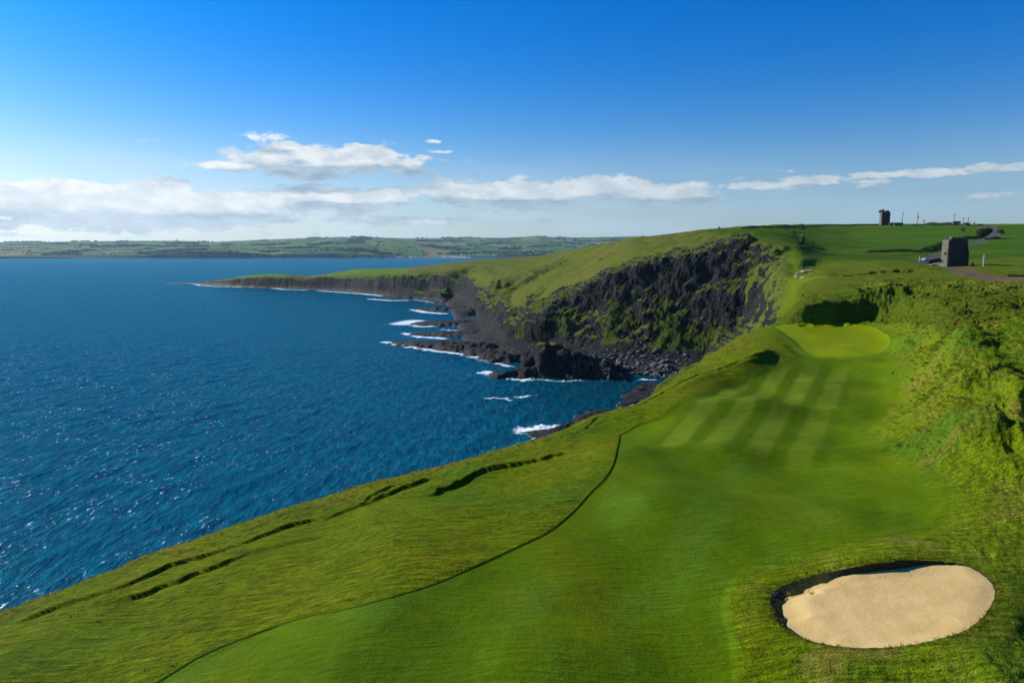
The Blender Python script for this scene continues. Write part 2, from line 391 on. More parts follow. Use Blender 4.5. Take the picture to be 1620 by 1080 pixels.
# monotone cubic interpolation along each column
H = np.diff(DK, axis=0); S = np.diff(ZK, axis=0) / H      # (slopes)
M = np.zeros_like(DK); M[0] = S[0]; M[-1] = S[-1]
prod = S[:-1] * S[1:]
w1 = 2 * H[1:] + H[:-1]; w2 = H[1:] + 2 * H[:-1]
with np.errstate(divide='ignore', invalid='ignore'):
    hm = (w1 + w2) / (w1 / S[:-1] + w2 / S[1:])
M[1:-1] = np.where(prod > 0, hm, 0)
D, U = np.meshgrid(drow, ucol, indexing='ij')
Z = np.zeros_like(D); Z[:] = ZK[0][None, :]; KI = np.zeros(D.shape)
for k in range(len(LINES) - 1):
    m = (D >= DK[k][None, :])
    t = np.clip((D - DK[k]) / H[k], 0, 1)
    z = (2 * t ** 3 - 3 * t ** 2 + 1) * ZK[k] + (t ** 3 - 2 * t ** 2 + t) * H[k] * M[k] + (-2 * t ** 3 + 3 * t ** 2) * ZK[k + 1] + (t ** 3 - t ** 2) * H[k] * M[k + 1]
    Z = np.where(m, z, Z); KI = np.where(m, k + t, KI)
KI = np.where(KI > 4, KI - 1, np.where(KI > 2, 2 + (KI - 2) / 2, KI)); ZL = np.delete(ZK, 3, axis=0)
X, Y = (U * D).astype(np.float32), D.astype(np.float32)
for i in range(int((drow < 165).sum())): Z[i] = gsmooth(Z[i], 6)
Z0 = Z.copy()


def hit(px, py, zz=None):
    """where a sight line of the photograph first meets the land"""
    zz = Z if zz is None else zz
    u, t = ray(px, py); j = np.interp(u, ucol, np.arange(NC)); j0 = int(min(j, NC - 2)); f = j - j0
    col = zz[:, j0] * (1 - f) + zz[:, j0 + 1] * f
    los = CAM_Z + t * drow
    idx = np.nonzero(col >= los)[0]
    if len(idx) == 0: i = NR - 1; return np.array([u * drow[i], drow[i], col[i]])
    i = idx[0]
    if i == 0: return np.array([u * drow[0], drow[0], col[0]])
    a, b = col[i - 1] - los[i - 1], col[i] - los[i]; s = -a / (b - a); d = drow[i - 1] + s * (drow[i] - drow[i - 1])
    return np.array([u * d, d, CAM_Z + t * d])


def ground(x, y, zz=None):
    """height of the land under a point"""
    zz = Z if zz is None else zz
    i = np.interp(y, drow, np.arange(NR)); j = np.interp(x / y, ucol, np.arange(NC))
    i0 = int(min(i, NR - 2)); j0 = int(min(j, NC - 2)); a, b = i - i0, j - j0
    return float(zz[i0, j0] * (1 - a) * (1 - b) + zz[i0 + 1, j0] * a * (1 - b) + zz[i0, j0 + 1] * (1 - a) * b + zz[i0 + 1, j0 + 1] * a * b)


def hits(pts): return [hit(*p) for p in pts]
# ------------------------------------------------------------------ shaping: banks, bunker, mounds, gullies, rocks
def w2(px, py, z=0.0):
    u, d, _ = pz(px, py, z); return (u * d, d)


land_near = (KI < 5.2) & (D < 160)


def on(mask, fn, fill=0.0):
    """evaluate fn(x, y) only where mask is true"""
    mask = np.asarray(mask) > 0; o = np.full(X.shape, fill, np.float32)
    if mask.any(): o[mask] = fn(X[mask], Y[mask])
    return o


# soft rolling of the turf
mroll = sstep(4.2 - KI, 0, 1.6) * sstep(D, 8, 20)
roll = on(mroll, lambda x, y: fbm(x / 14 + 3, y / 17, None, 2) * 1.2 + fbm(x / 6 + 40, y / 6, None, 2) * 0.07)
Z += roll * mroll
for (ya, yb, h, wd) in (((1000, 657), (1400, 652), 0.75, 3.0), ((1010, 716), (1370, 716), 0.5, 2.2), ((1230, 590), (1390, 590), 0.5, 4.0)):
    a, b = hit(*ya), hit(*yb)
    mm = near_line(X, Y, [a, b], 14) & land_near
    sd, par, _ = seg_dist(X[mm], Y[mm], [a - (b - a) * .1, b])
    Z[mm] += h * np.exp(-(sd / wd) ** 2)
# the old bank left of the green: a low ridge with a steep shaded end
L = smooth_curve(hits([(1030, 638), (1100, 602), (1150, 583), (1190, 568), (1222, 552)]), 4)
mm = near_line(X, Y, L, 12) & land_near; sd, par, side = seg_dist(X[mm], Y[mm], L); s_ = sd * side
Z[mm] += (0.10 + 0.55 * par) * (1 + .35 * fbm(X[mm] / 2.5, Y[mm] / 2.5, None, 3)) * np.exp(-(s_ / np.where(s_ > 0, 3.2, .7 + .5 * par)) ** 2) * sstep(par, 0, .1) * (1 - sstep(par, .90, 1))
# putting green: smooth dish
GREEN = smooth_curve(hits([(1222, 517), (1262, 512), (1320, 511), (1375, 516), (1403, 530), (1404, 548), (1380, 560), (1330, 564), (1280, 560), (1262, 545), (1240, 528), (1222, 517)]), 5)
gsd = poly_sd(X, Y, GREEN)
FAIR = smooth_curve(hits([(982, 688), (976, 720), (958, 757), (915, 803), (862, 846), (760, 893), (620, 945), (450, 986), (335, 1031), (245, 1082), (60, 1180), (600, 1500), (1180, 1500), (1165, 1080), (1160, 1010), (1150, 945),
                          (1210, 893), (1350, 856), (1450, 836), (1492, 805), (1480, 765), (1405, 724), (1372, 700), (1368, 678), (1400, 648), (1418, 600), (1402, 570), (1330, 566), (1275, 563), (1238, 580), (1180, 600), (1110, 625), (1060, 655), (1010, 672), (982, 688)]), 4)
fsd = poly_sd(X, Y, FAIR)
BUNK_PX = [(1217, 952), (1226, 938), (1250, 925), (1290, 912), (1340, 902), (1385, 893), (1420, 888), (1480, 889), (1530, 896), (1560, 913), (1575, 935), (1570, 957), (1548, 985), (1510, 1006), (1450, 1021), (1380, 1028), (1320, 1025), (1280, 1016), (1245, 1000), (1225, 980), (1217, 952)]
BUNK = smooth_curve(hits(BUNK_PX), 6)
bsd = poly_sd(X, Y, BUNK)
# a raised collar round the bunker, higher on the sunny side
bc = np.mean([p[:2] for p in BUNK], 0)
Z += np.where(bsd > -6, 0.10 * np.exp(-((bsd + 0.7) / 1.1) ** 2) * (1 + 0.5 * sstep(bc[0] - X, -3, 5)), 0) * (bsd < 0.3)


def bank(pts_px, h, fall, brk=0.6, rough=0.25, face=0.18, wob=0.2, far=False):
    ns_ = 9.0 if far else 6.0; wob = 1.6 if far else wob; ws_ = 4.0 if far else 1.6
    """a small turf step: the ground rises sharply beyond the line and eases back"""
    global Z
    L = smooth_curve([hit(p[0], p[1], Z0) for p in pts_px], 3)
    mm = near_line(X, Y, L, fall * 4 + 1) & ((D < 330) if far else land_near)
    x, y = X[mm], Y[mm]
    sd, par, side = seg_dist(x + wob * fbm(x / ws_, y / ws_, None, 2), y + wob * fbm(x / ws_ + 9, y / ws_, None, 2), L)
    s = sd * side
    n = 1 - brk + brk * sstep(fbm(x / ns_ + 3, y / ns_, None, 2), -0.3, 0.15)
    ends = sstep(par, 0, 0.12) * sstep(1 - par, 0, 0.12)
    prof = sstep(s, -face * .5, face) * np.exp(-np.maximum(s, 0) / fall)
    Z[mm] += h * prof * n * ends
    # a worn trench just in front
    Z[mm] -= h * rough * np.exp(-((s + face) / (face * 1.8)) ** 2) * n * ends
    return L


EDGE_CUT = bank([(245, 1084), (335, 1032), (450, 987), (620, 946), (760, 894), (862, 847), (915, 804), (958, 758), (976, 721), (982, 686)], 0.042, 3.0, 0.15, 0.0, 0.04, wob=0.05)
bank([(14, 992), (64, 974), (145, 952), (204, 931), (294, 892), (375, 867), (460, 833), (541, 807), (620, 773), (660, 762)], 0.26, 2.4, 0.35, 0.25, 0.20, wob=.35)
bank([(119, 962), (183, 952), (251, 931), (298, 914), (341, 899), (405, 876), (447, 865), (541, 839)], 0.24, 1.8, 0.45, 0.2, 0.20, wob=.35)
bank([(560, 798), (593, 789), (641, 771), (690, 752)], 0.40, 2.5, 0.3, 0.25, 0.26, wob=.4)
bank([(671, 792), (708, 772), (745, 750), (767, 740), (819, 729), (870, 717), (897, 709)], 0.40, 2.6, 0.3, 0.2, 0.24, wob=.4)
WALL_L = bank([(880, 699), (945, 668), (990, 655), (1035, 634), (1068, 618), (1100, 600), (1150, 583), (1190, 572), (1222, 556)], 0.16, 4.0, 0.3, 0.5, 0.15)
# scarps in the rough on the right
bank([(1330, 470), (1400, 466), (1450, 462), (1500, 462), (1540, 455)], 1.5, 8, 0.4, 0.3, 1.1, far=True)
bank([(1230, 452), (1290, 442), (1360, 436), (1430, 430), (1500, 428)], 1.5, 9, 0.4, 0.2, 1.5, far=True)
bank([(1290, 402), (1340, 404), (1400, 402), (1450, 404)], 1.6, 14, 0.5, 0.4, 2.0, far=True)
bank([(1440, 546), (1480, 536), (1515, 528), (1560, 518)], 0.7, 3, 0.4, 0.5, 0.3)
bank([(1380, 718), (1450, 712), (1500, 722), (1560, 752), (1620, 758)], 0.35, 2.5, 0.6, 0.5, 0.3)
bank([(1590, 640), (1600, 690), (1612, 745)], 0.7, 2.5, 0.3, 0.8, 0.3)
bank([(1560, 620), (1600, 600), (1640, 590)], 0.5, 2.5, 0.3, 0.8, 0.3)
bank([(1400, 668), (1450, 652), (1480, 645)], 0.35, 2.0, 0.6, 0.8, 0.3)

# wind-laid ridges of the right-hand dunes
for (p, q, h, wdt) in (((1395, 622), (1570, 548), .8, 4.5), ((1372, 692), (1580, 606), .8, 4.0), ((1430, 742), (1610, 668), .6, 3.2), ((1420, 560), (1540, 500), 1.0, 6.0), ((1520, 780), (1640, 740), .5, 2.5), ((1450, 520), (1600, 490), .8, 7)):
    L = [hit(*p), hit(*q)]; mm = near_line(X, Y, L, 22) & (KI < 6.2) & (fsd < 0)
    x, y = X[mm], Y[mm]; sd, par, side = seg_dist(x + 1.6 * fbm(x / 7, y / 7, None, 2), y + 1.6 * fbm(x / 7 + 5, y / 7, None, 2), L); s_ = sd * side
    Z[mm] += h * np.exp(-(s_ / np.where(s_ > 0, wdt * 1.3, wdt * .55)) ** 2) * sstep(-fsd[mm], 0, 5) * sstep(-gsd[mm], 0, 4) * sstep(par, 0, .2) * sstep(1 - par, 0, .2)
L = smooth_curve(hits([(1500, 520), (1545, 560), (1575, 600), (1592, 650), (1600, 700), (1606, 760)]), 4); mm = near_line(X, Y, L, 30) & (KI < 6.2) & (fsd < 0)
x, y = X[mm], Y[mm]; sd, par, side = seg_dist(x + 1.4 * fbm(x / 5, y / 5, None, 3), y + 1.4 * fbm(x / 5 + 5, y / 5, None, 3), L); s_ = sd * side      # left of a line coming toward us = the right in the picture
Z[mm] += 1.5 * np.exp(-(s_ / np.where(s_ > 0, 1.6, 6.5)) ** 2) * sstep(-fsd[mm], 0, 6) * sstep(par, 0, .15) * sstep(1 - par, 0, .3)
# rough grass: wind-laid tussocks, long in one direction
rough_zone = np.where(KI < 6.5, 1.0, 0) * (fsd < -0.3) * (gsd < -0.8)
right_rough = rough_zone * sstep(X - (0.55 * D - 10), -2, 6) * sstep(D, 10, 20)
ca, sa = math.cos(R(62)), math.sin(R(62))
al = X * ca + Y * sa; ac = -X * sa + Y * ca
rz = right_rough > 0
wig = on(rz, lambda x, y: fbm(x / 6, y / 6, None, 2) * 1.3)
tus = np.zeros_like(X); tus[rz] = ridged(al[rz] / 3.4 + wig[rz] * .3, (ac[rz] + wig[rz]) / 1.0, None, 3) * 0.5 + fbm(al[rz] / 1.4, ac[rz] / 0.5, None, 2) * 0.5
big = np.zeros_like(X); big[rz] = fbm(al[rz] / 13 + 70, ac[rz] / 6.5, None, 3)
kf = sstep(-np.maximum(fsd, gsd), 0.2, 5) * sstep(-bsd, 0.3, 2.2)
Z += right_rough * kf * (tus * (0.21 + 0.0020 * np.minimum(D, 200)) * (.4 + .6 * sstep(D, 36, 52)) + big * 1.2 * sstep(-fsd, 2, 10)) * sstep(6.5 - KI, 0, .8)
left_rough = rough_zone * sstep((0.35 * D + 4) - X, -2, 4) * (D < 160)
edge_near = sstep(KI, 2.7, 3.3)
Z += on(left_rough, lambda x, y: fbm(x / 1.1, y / 1.1, None, 3)) * left_rough * (0.02 + 0.11 * edge_near) * sstep(-fsd, 0.2, 1.5)
Z += on(left_rough, lambda x, y: fbm(x / 4, y / 4, None, 2)) * left_rough * (0.05 + 0.16 * edge_near) * sstep(-fsd, 0.2, 1.5)
mfar = sstep(KI, 4.8, 5.5) * (X > 0.425 * D) * (D > 130) * (D < 330) * (ZL[7] > 20)[None, :]
Z += mfar * on(mfar, lambda x, y: fbm(x / 22, y / 16, None, 3) * 1.0 + fbm(x / 5, y / 3.5, None, 2) * 0.16)
bk = (KI > 3.9) & (KI < 5.4) & (X > .385 * D) & (D > 90)
Z += sstep(X - .385 * D, 0, 6) * bk * on(bk, lambda x, y: fbm(x / 3.2, y / 3.2, None, 3)) * .7
# dirt path and road lines (world points)
def road_z(pts): return smooth_curve(hits(pts), 8)
DIRT = road_z([(1850, 437), (1700, 440), (1620, 442), (1580, 441), (1550, 437), (1530, 431), (1516, 424)])
ROAD = road_z([(1452, 415), (1468, 410), (1490, 401), (1508, 394), (1530, 387.5), (1552, 382), (1566, 377), (1573, 371), (1574, 365), (1566, 360), (1556, 357.5)])
dd = np.full(X.shape, 99.0); mm = near_line(X, Y, DIRT, 15) & (D > 90); dd[mm] = seg_dist(X[mm], Y[mm], DIRT)[0]
rd = np.full(X.shape, 99.0); mm = near_line(X, Y, ROAD, 9) & (D > 200); rd[mm] = seg_dist(X[mm], Y[mm], ROAD)[0]
# fields on the plateau: long easy swells
mp = sstep(X - 0.395 * D, 0, 14) * sstep(D, 330, 420) * (KI < 15) * (ZL[9] > 20)[None, :]
Z += mp * on(mp, lambda x, y: fbm(x / 60, y / 60, None, 3) * 1.6) * (1 - sstep(D, 780, 880))
# grassy slopes of the far land
ms = (KI > 12) * (KI < 14.2) * (X < 0.42 * D) * (Z > 3)
Z += ms * on(ms, lambda x, y: fbm(x / 45 + 5, y / 45, None, 4) * 3.2 + fbm(x / 9, y / 9, None, 3) * 0.55) * sstep(KI, 12, 12.5) * (1 - sstep(KI, 13.6, 14)) * np.clip(Z / 40, .15, 1)


def gully(pts, depth, width, lo=9.0):
    global Z
    L = smooth_curve(hits(pts), 3); mm = near_line(X, Y, L, width * 3) & (KI > lo) & (KI < 14.5)
    sd, par, side = seg_dist(X[mm] + 6 * fbm(X[mm] / 18, Y[mm] / 18, None, 2), Y[mm], L)
    s = sd * side                                     # steep on the far, sea-left side and easy on the other
    Z[mm] -= depth * np.exp(-(s / np.where(s > 0, width * .55, width * 1.3)) ** 2) * sstep(par, 0, .15)
gully([(896, 405), (868, 426), (838, 442), (806, 460), (790, 478)], 9, 12)
gully([(826, 432), (796, 450), (772, 468), (752, 486)], 12, 15)
gully([(745, 420), (728, 440), (716, 460)], 11, 16)
gully([(690, 428), (676, 445), (668, 466)], 7, 14)
gully([(850, 468), (832, 480), (820, 492)], 4, 7)
gully([(600, 440), (590, 455)], 5, 12)

# rock
edge_w = 0
seacliff = (KI > 9.15) & (KI < 12.15) & (ZL[9] < 20)[None, :]
shore = (Z < 4.5) & (D > 180)
gy, gx = np.gradient(Z, drow, axis=0), np.gradient(Z, ucol, axis=1) / D
gx_true = gx; gy_true = gy - gx * U
slope = np.hypot(gx_true, gy_true)
rockm = np.maximum(sstep(slope, 0.75, 1.15) * (D > 60) * (KI > 3.9) * (mfar < .5) * ((X < .395 * D) | (KI > 9)),
                   sstep(slope, 0.5, 0.8) * (KI > 12) * (KI < 14.3) * (X < .33 * D))
rockm = np.maximum(rockm, np.where(seacliff, 1.0, 0))
zone = (X > .335 * D) & (X < .412 * D) & (D > 165) & (D < 372)
rockm = np.maximum(rockm, zone * sstep(slope, .30, .60) * sstep(.412 * D - X, 0, 5))
rockm = np.maximum(rockm, shore * 1.0 * (Z > -6))
rockm *= np.where(KI < 4.02, 0, 1)
for _ in range(2):
    rockm[1:-1, 1:-1] = (rockm[1:-1, 1:-1] * 2 + rockm[:-2, 1:-1] + rockm[2:, 1:-1] + rockm[1:-1, :-2] + rockm[1:-1, 2:]) / 6
# low ledges running out into the sea, the islet and the skerries: (tip, root, height, half width)
def ledge(a, b, h0, h1, w, seed=0.0):
    global Z, rockm
    p, q = w2(*a), w2(*b)
    m = (np.hypot(X - (p[0] + q[0]) / 2, Y - (p[1] + q[1]) / 2) < math.dist(p, q) / 2 + w * 2.5)
    x, y = X[m], Y[m]
    wx = fbm(x / 9 + seed, y / 9, None, 3) * w * .9; wy = fbm(x / 9, y / 9 + seed + 4, None, 3) * w * .9
    sd, par, _ = seg_dist(x + wx, y + wy, [p, q])
    hh = (h0 + (h1 - h0) * par)
    z = hh * (1 - (sd / w) ** 2) + ridged(x / 6 + seed, y / 5, None, 4) * hh * .28
    z = np.where(sd < w * 1.6, z, -9)
    cur = Z[m]; Z[m] = np.maximum(cur, z); rr = rockm[m]; rockm[m] = np.where(z > cur, 1, rr)
for a, b, h0, h1, w, s in [((640, 543), (770, 556), 1.2, 4.5, 8, 1), ((672, 528), (770, 532), 1, 3.2, 8, 2), ((676, 512), (775, 515), 1.4, 4, 12, 3), ((672, 489), (765, 492), 1.4, 5, 11, 4), ((690, 480), (770, 484), 1, 4, 9, 5),
                           ((618, 470), (650, 471), 1.5, 2.5, 13, 6), ((792, 595), (862, 593), 1.6, 4, 6, 7), ((862, 588), (945, 592), 10.0, 7.0, 12, 8), ((930, 592), (972, 597), 6, 2.2, 7, 9),
                           ((860, 686), (905, 680), 1.1, 2.0, 5, 10), ((925, 664), (950, 660), 1.6, 2.5, 5, 11), ((1015, 628), (1040, 618), 1.6, 3.5, 7, 12), ((985, 640), (1005, 636), .5, .9, 2.5, 13), ((330, 451), (420, 455), 1, 2, 10, 14),
                           ((700, 551), (745, 556), 2.0, 3.6, 7, 15), ((745, 557), (800, 570), 2.5, 3.5, 7, 16)]:
    ledge(a, b, h0, h1, w, s * 3.3)

# displaced rock surface: buttresses, clefts and dipping strata, pushed along the normal
gy, gx = np.gradient(Z, drow, axis=0), np.gradient(Z, ucol, axis=1) / D
gy = gy - gx * U
nl = np.sqrt(gx ** 2 + gy ** 2 + 1)
m = (rockm > 0.02) & (Z > -5)
x, y, z = X[m], Y[m], Z[m]; nx, ny = (-gx / nl)[m], (-gy / nl)[m]; nz = (1 / nl)[m]
amp = np.clip(np.abs(z) / 14, np.where((KI[m] > 9.8) & (y > 300), .34, 0.12), 1.0)
vert = ridged(x / 26 + z / 45, y / 26, z / 34, 2)                      # upright ribs
mid = fbm(x / 5.5 + 9, y / 5.5, z / 5.0, 3) * 1.3
str_ = ridged((x * .55 + z * .83) / 3.1, (y * .7 - z * .5) / 14.0, z / 14, 3)
fine = fbm(x / 1.5, y / 1.5, z / 1.2, 2)
distf = 1 - .45 * sstep(y, 500, 1000)
near_self = np.where((KI[m] < 7) & (x < 0.39 * y), 0.35, 1.0)
warp = fbm(x / 30 + 5, y / 30, z / 30, 2)
disp = rockm[m] * near_self * (amp * (vert * (2.6 + 2.2 * warp) * distf + mid * 1.7 + fbm(x / 24, y / 24, z / 20, 2) * 3.6) + np.clip(amp, .35, 1) * (str_ * 1.15 + fine * 0.8))
DX, DY = np.zeros_like(X), np.zeros_like(X)
DX[m] = nx * disp; DY[m] = ny * disp
Zd = Z.copy(); Zd[m] = z + nz * disp * 0.8
Xd, Yd = X + DX, Y + DY

# vertex normals of the displaced sheet
Pv = np.stack([Xd, Yd, Zd], -1)
du = np.gradient(Pv, axis=1); dv = np.gradient(Pv, axis=0)
Nn = np.cross(du, dv); Nn /= np.linalg.norm(Nn, axis=-1, keepdims=True) + 1e-12

# ---- what each place is made of
def C(r, g, b): return np.array([r, g, b], float)
FG, RG, LG, PG, FIELD = C(.064, .114, .0004), C(.122, .178, .004), C(.098, .146, .001), C(.140, .185, .0006), C(.050, .104, .0008)
HEATH, ROCK, ROCKL = C(.105, .118, .018), C(.050, .052, .056), C(.20, .19, .17)
alb = np.zeros(X.shape + (3,)); alb[:] = C(.098, .140, .0015)
def blend(col, w):
    global alb
    w = np.clip(w, 0, 1)[..., None]; alb = alb * (1 - w) + np.asarray(col) * w
nm = (D < 340) & (Z > -1)
n_big = on(nm, lambda x, y: fbm(x / 15, y / 15, None, 3)); n_mid = on((D < 480) & (Z > -1), lambda x, y: fbm(x / 4.2 + 31, y / 4.2, None, 3))
blend(RG, right_rough)
blend(LG, np.where(left_rough > 0, sstep(left_rough, 0, 1), 0))
blend(C(.132, .152, .002), left_rough * sstep(n_big + .3 * n_mid, 0.0, 0.45) * .8)
blend(C(.060, .125, .004), left_rough * sstep(-n_big, 0.05, 0.45) * .7)
blend(C(.150, .130, .015), left_rough * sstep(KI, 3.2, 3.75) * sstep(n_mid, -.2, .35) * .65)
blend(C(.16, .165, .018), right_rough * sstep(n_mid + n_big * .6, -0.05, 0.5) * .75)
blend(C(.055, .135, .008), right_rough * sstep(-n_big, 0.0, 0.4) * .7)
blend(C(.19, .15, .03), right_rough * sstep(on(rz, lambda x, y: fbm(x / 5 + 90, y / 5, None, 3)), .22, .5) * .55)
blend(C(.15, .155, .022), mfar * sstep(n_mid, -.3, .3) * .8)
blend(C(.15, .115, .03), mfar * sstep(on(mfar, lambda x, y: fbm(x / 8 + 50, y / 8, None, 3)), .05, .45) * .7)
blend(HEATH, ms * 1.0)
blend(C(.085, .125, .010), ms * sstep(on(ms, lambda x, y: fbm(x / 55 + 20, y / 55, None, 3)), -.1, .35))
blend(C(.14, .15, .02), ms * sstep(on(ms, lambda x, y: fbm((x + y) / 55, (y - x) / 9, None, 3)), .1, .5) * .7)
blend(C(.075, .075, .022), ms * sstep(on(ms, lambda x, y: fbm(x / 16, y / 16, None, 3)), .18, .5) * .6)
# plateau fields
blend(FIELD, sstep(mp, .2, .9))
blend(C(.05, .135, .006), mp * sstep(on(mp, lambda x, y: fbm(x / 90, y / 30, None, 3)), -.1, .4) * .7)
FIELD_FRONT = hits([(1268, 400), (1300, 417), (1400, 421), (1452, 417)])
blend(C(.095, .15, .012), mp * (1 - sstep(D, 345, 470)) * sstep(n_mid, -.2, .4) * .6)
FIELDP = hits([(1120, 363), (1160, 371), (1215, 376), (1262, 386), (1275, 404), (1320, 414), (1460, 414), (1640, 414), (1640, 356.5), (1300, 357.2), (1180, 361.3)])
blend(C(.070, .105, .006), bk * 1.0)
fpl = sstep(poly_sd(X + 6 * on(D > 330, lambda x, y: fbm(x / 14, y / 14, None, 2)), Y, [tuple(p[:2]) for p in FIELDP]), -7, 5)
blend(C(.085, .128, .004), (D > 150) * (X > .30 * D) * sstep(D, 150, 180) * .8)
blend(FIELD, fpl * (D > 330) * 1.0)
blend(C(.05, .135, .003), fpl * (D > 330) * sstep(on(D > 330, lambda x, y: fbm(x / 90, y / 30, None, 3)), -.1, .4) * .7)
blend(C(.020, .050, .004), fpl * ((D > 330) & (D < 470)) * sstep(on((D > 330) & (D < 470), lambda x, y: fbm(x / 22, y / 8, None, 3)), .08, .35) * .8)
blend(C(.105, .145, .010), fpl * ((D > 330) & (D < 440)) * sstep(on((D > 330) & (D < 440), lambda x, y: fbm(x / 18 + 30, y / 10, None, 3)), .1, .4) * .5)
# peninsula fields
pen = (D > 1000) * (KI > 12.0) * (X < -.12 * D) * (Z > 8)
blend(C(.105, .185, .012), pen * sstep(KI, 12.3, 12.8) * np.clip(inside(U, D, [(-.295, 1085), (-.155, 960), (-.15, 1500), (-.30, 1500)]) | inside(U, D, [(-.40, 1150), (-.33, 1120), (-.33, 1290), (-.41, 1290)]), 0, 1))
# mown turf
soft = sstep(X - (.12 * D + 4), 0, 8) * 1.6 + .12
fw = sstep(fsd, -soft, soft * .6) * (D < 140)
fw = np.maximum(fw, (gsd > -3) * sstep(gsd, -3, -1.5) * (Y < hit(1320, 545)[1]))
blend(FG, fw)
blend(C(.088, .125, .001), fw * sstep(on(fw, lambda x, y: fbm(x / 7 + 11, y / 16, None, 4)), -.05, .4) * .75)
blend(C(.040, .090, .0006), fw * sstep(on(fw, lambda x, y: fbm(x / 9 + 51, y / 14, None, 4)), .05, .45) * .7)
blend(C(.070, .150, .008), fw * sstep(on(fw, lambda x, y: fbm(x / 3 + 2, y / 10, None, 3)), .1, .6) * .35)
# mowing stripes in front of the green
sa0, sa1 = hit(1192, 718), hit(1287, 575); sd_ = sa1 - sa0; sdir = sd_[:2] / np.linalg.norm(sd_[:2]); snorm = np.array([sdir[1], -sdir[0]])
S_ = (X - sa0[0]) * snorm[0] + (Y - sa0[1]) * snorm[1]; T_ = (X - sa0[0]) * sdir[0] + (Y - sa0[1]) * sdir[1]
Lst = np.linalg.norm(sd_[:2])
SW = 0.5 * abs((hit(1270, 712)[:2] - hit(1192, 718)[:2]) @ snorm)
S_ = S_ + 0.25 * on(fw, lambda x, y: fbm(x / 6, y / 6, None, 2))
st = sstep(np.cos(math.pi * S_ / SW), -0.80, 0.40)
stm = fw * sstep(T_, -2.5, 2.0) * (1 - sstep(T_, Lst * .80, Lst * 1.10)) * sstep(S_, -5.3 * SW, -4.6 * SW) * (1 - sstep(S_, 3.0 * SW, 3.4 * SW))
blend(C(.046, .096, .0006), stm * (1 - st) * .6)
blend(C(.130, .180, .014), stm * st * (.52 + .30 * on(fw, lambda x, y: fbm(x / 5, y / 9, None, 2))) * (1 - .35 * sstep(S_, 1.0, 3 * SW)))
st2 = sstep(np.cos(math.pi * S_ / SW / 1.6), -0.5, 0.5)
blend(C(.075, .165, .014), fw * (1 - sstep(T_, -2.5, -.5)) * st2 * sstep(on(fw, lambda x, y: fbm(x / 8, y / 8, None, 2)), -.3, .4) * .30)
gw = sstep(gsd, -0.15, 0.1)
collar = sstep(gsd, -1.6, -0.9) * (1 - gw)
blend(C(.09, .17, .005), collar * .8)
blend(PG, gw)
blend(C(.125, .190, .004), gw * sstep(on(gw, lambda x, y: fbm(x / 5, y / 5, None, 3)), -.1, .4) * .5)
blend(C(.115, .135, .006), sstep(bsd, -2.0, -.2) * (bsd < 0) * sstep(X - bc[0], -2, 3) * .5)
# bare earth, the dirt track, the tarmac road
dn = on(dd < 14, lambda x, y: fbm(x / 5, y / 5, None, 3)) * 2.2
blend(C(.135, .105, .060), sstep(4.3 - dd + dn, -1, 1.5) * (D > 120))
blend(C(.085, .085, .082), sstep(3.4 - rd, -.4, .4) * (D > 240))
FARROAD = inside(X, Y, [tuple(h_[:2]) for h_ in hits([(1548, 357.3), (1574, 357.3), (1582, 362), (1583, 370), (1576, 376), (1556, 380), (1544, 376), (1546, 364)])])
blend(C(.125, .110, .060), FARROAD * .9 * (rd > 3.4) * (D > 300))
rk = rockm * sstep(-Nn[..., 2] if False else 1 - Nn[..., 2], .10, .32)
rk = np.maximum(rk, shore * (Z > -6) * (KI > 5)); rk = np.maximum(rk, rockm * (KI > 9.1) * (KI < 10.6) * (ZL[9] < 20)[None, :]); rk = np.where(Zd < 3.4, np.maximum(rk, (rockm > .3)), rk)
ledge_grass = sstep(Nn[..., 2] + .22 * on(rockm > 0, lambda x, y: fbm(x / 7, y / 7, None, 3)), .60, .80) * sstep(Zd, 9, 16) * (D > 150)
ledge_grass *= 1 - .85 * (seacliff & (KI > 11.1) & (X < .34 * D))
rock_w = np.clip(rk * (1 - ledge_grass), 0, 1)
right_cliff = sstep(X - .345 * D, -3, 3) * (D > 180) * (D < 420)
blend(C(.085, .11, .022), rockm * .8)
shelf = seacliff * sstep(KI, 9.9, 10.35) * (1 - sstep(KI + .25 * on(rockm > 0, lambda x, y: fbm(x / 12, y / 12, None, 2)), 11.0, 11.35)) * sstep(on(rockm > 0, lambda x, y: fbm(x / 24 + 8, y / 18, None, 3)), -.12, .22) * (X > -.01 * D)
rock_w *= 1 - .9 * shelf
blend(C(.045, .062, .012), shelf)
cove_grass = rockm * right_cliff * sstep(on(rockm > 0, lambda x, y: fbm(x / 9, y / 9, None, 3)) + .1, -.05, .3) * sstep(70 - Zd, 8, 22)
rock_w *= 1 - .85 * cove_grass
rock_w[(bsd > -2)] = 0
alb_var = alb
wet = (1 - sstep(Zd, 0.8, 3.2)) * (rockm > .3)

# ---- one sheet, cut into the places it is made of
zmax = np.maximum.reduce([Zd[:-1, :-1], Zd[1:, :-1], Zd[:-1, 1:], Zd[1:, 1:]])
fc = lambda a: (a[:-1, :-1] + a[1:, :-1] + a[:-1, 1:] + a[1:, 1:]) / 4
keep = (zmax > -0.8)
keep &= fc(bsd) < 0.0
vid = np.arange(NR * NC).reshape(NR, NC)
co = Pv.reshape(-1, 3); nr = Nn.reshape(-1, 3)
tex = np.zeros(X.shape); tex[:] = 1.0                        # 1 long grass, 0 mown, for the relief of the shader
tex = tex * (1 - fw * .80) * (1 - gw); tex = np.where(mp > .5, .35, tex)
attrs = {'albedo': alb.reshape(-1, 3), 'rock': rock_w.ravel(), 'tex': tex.ravel(), 'wet': wet.ravel()}
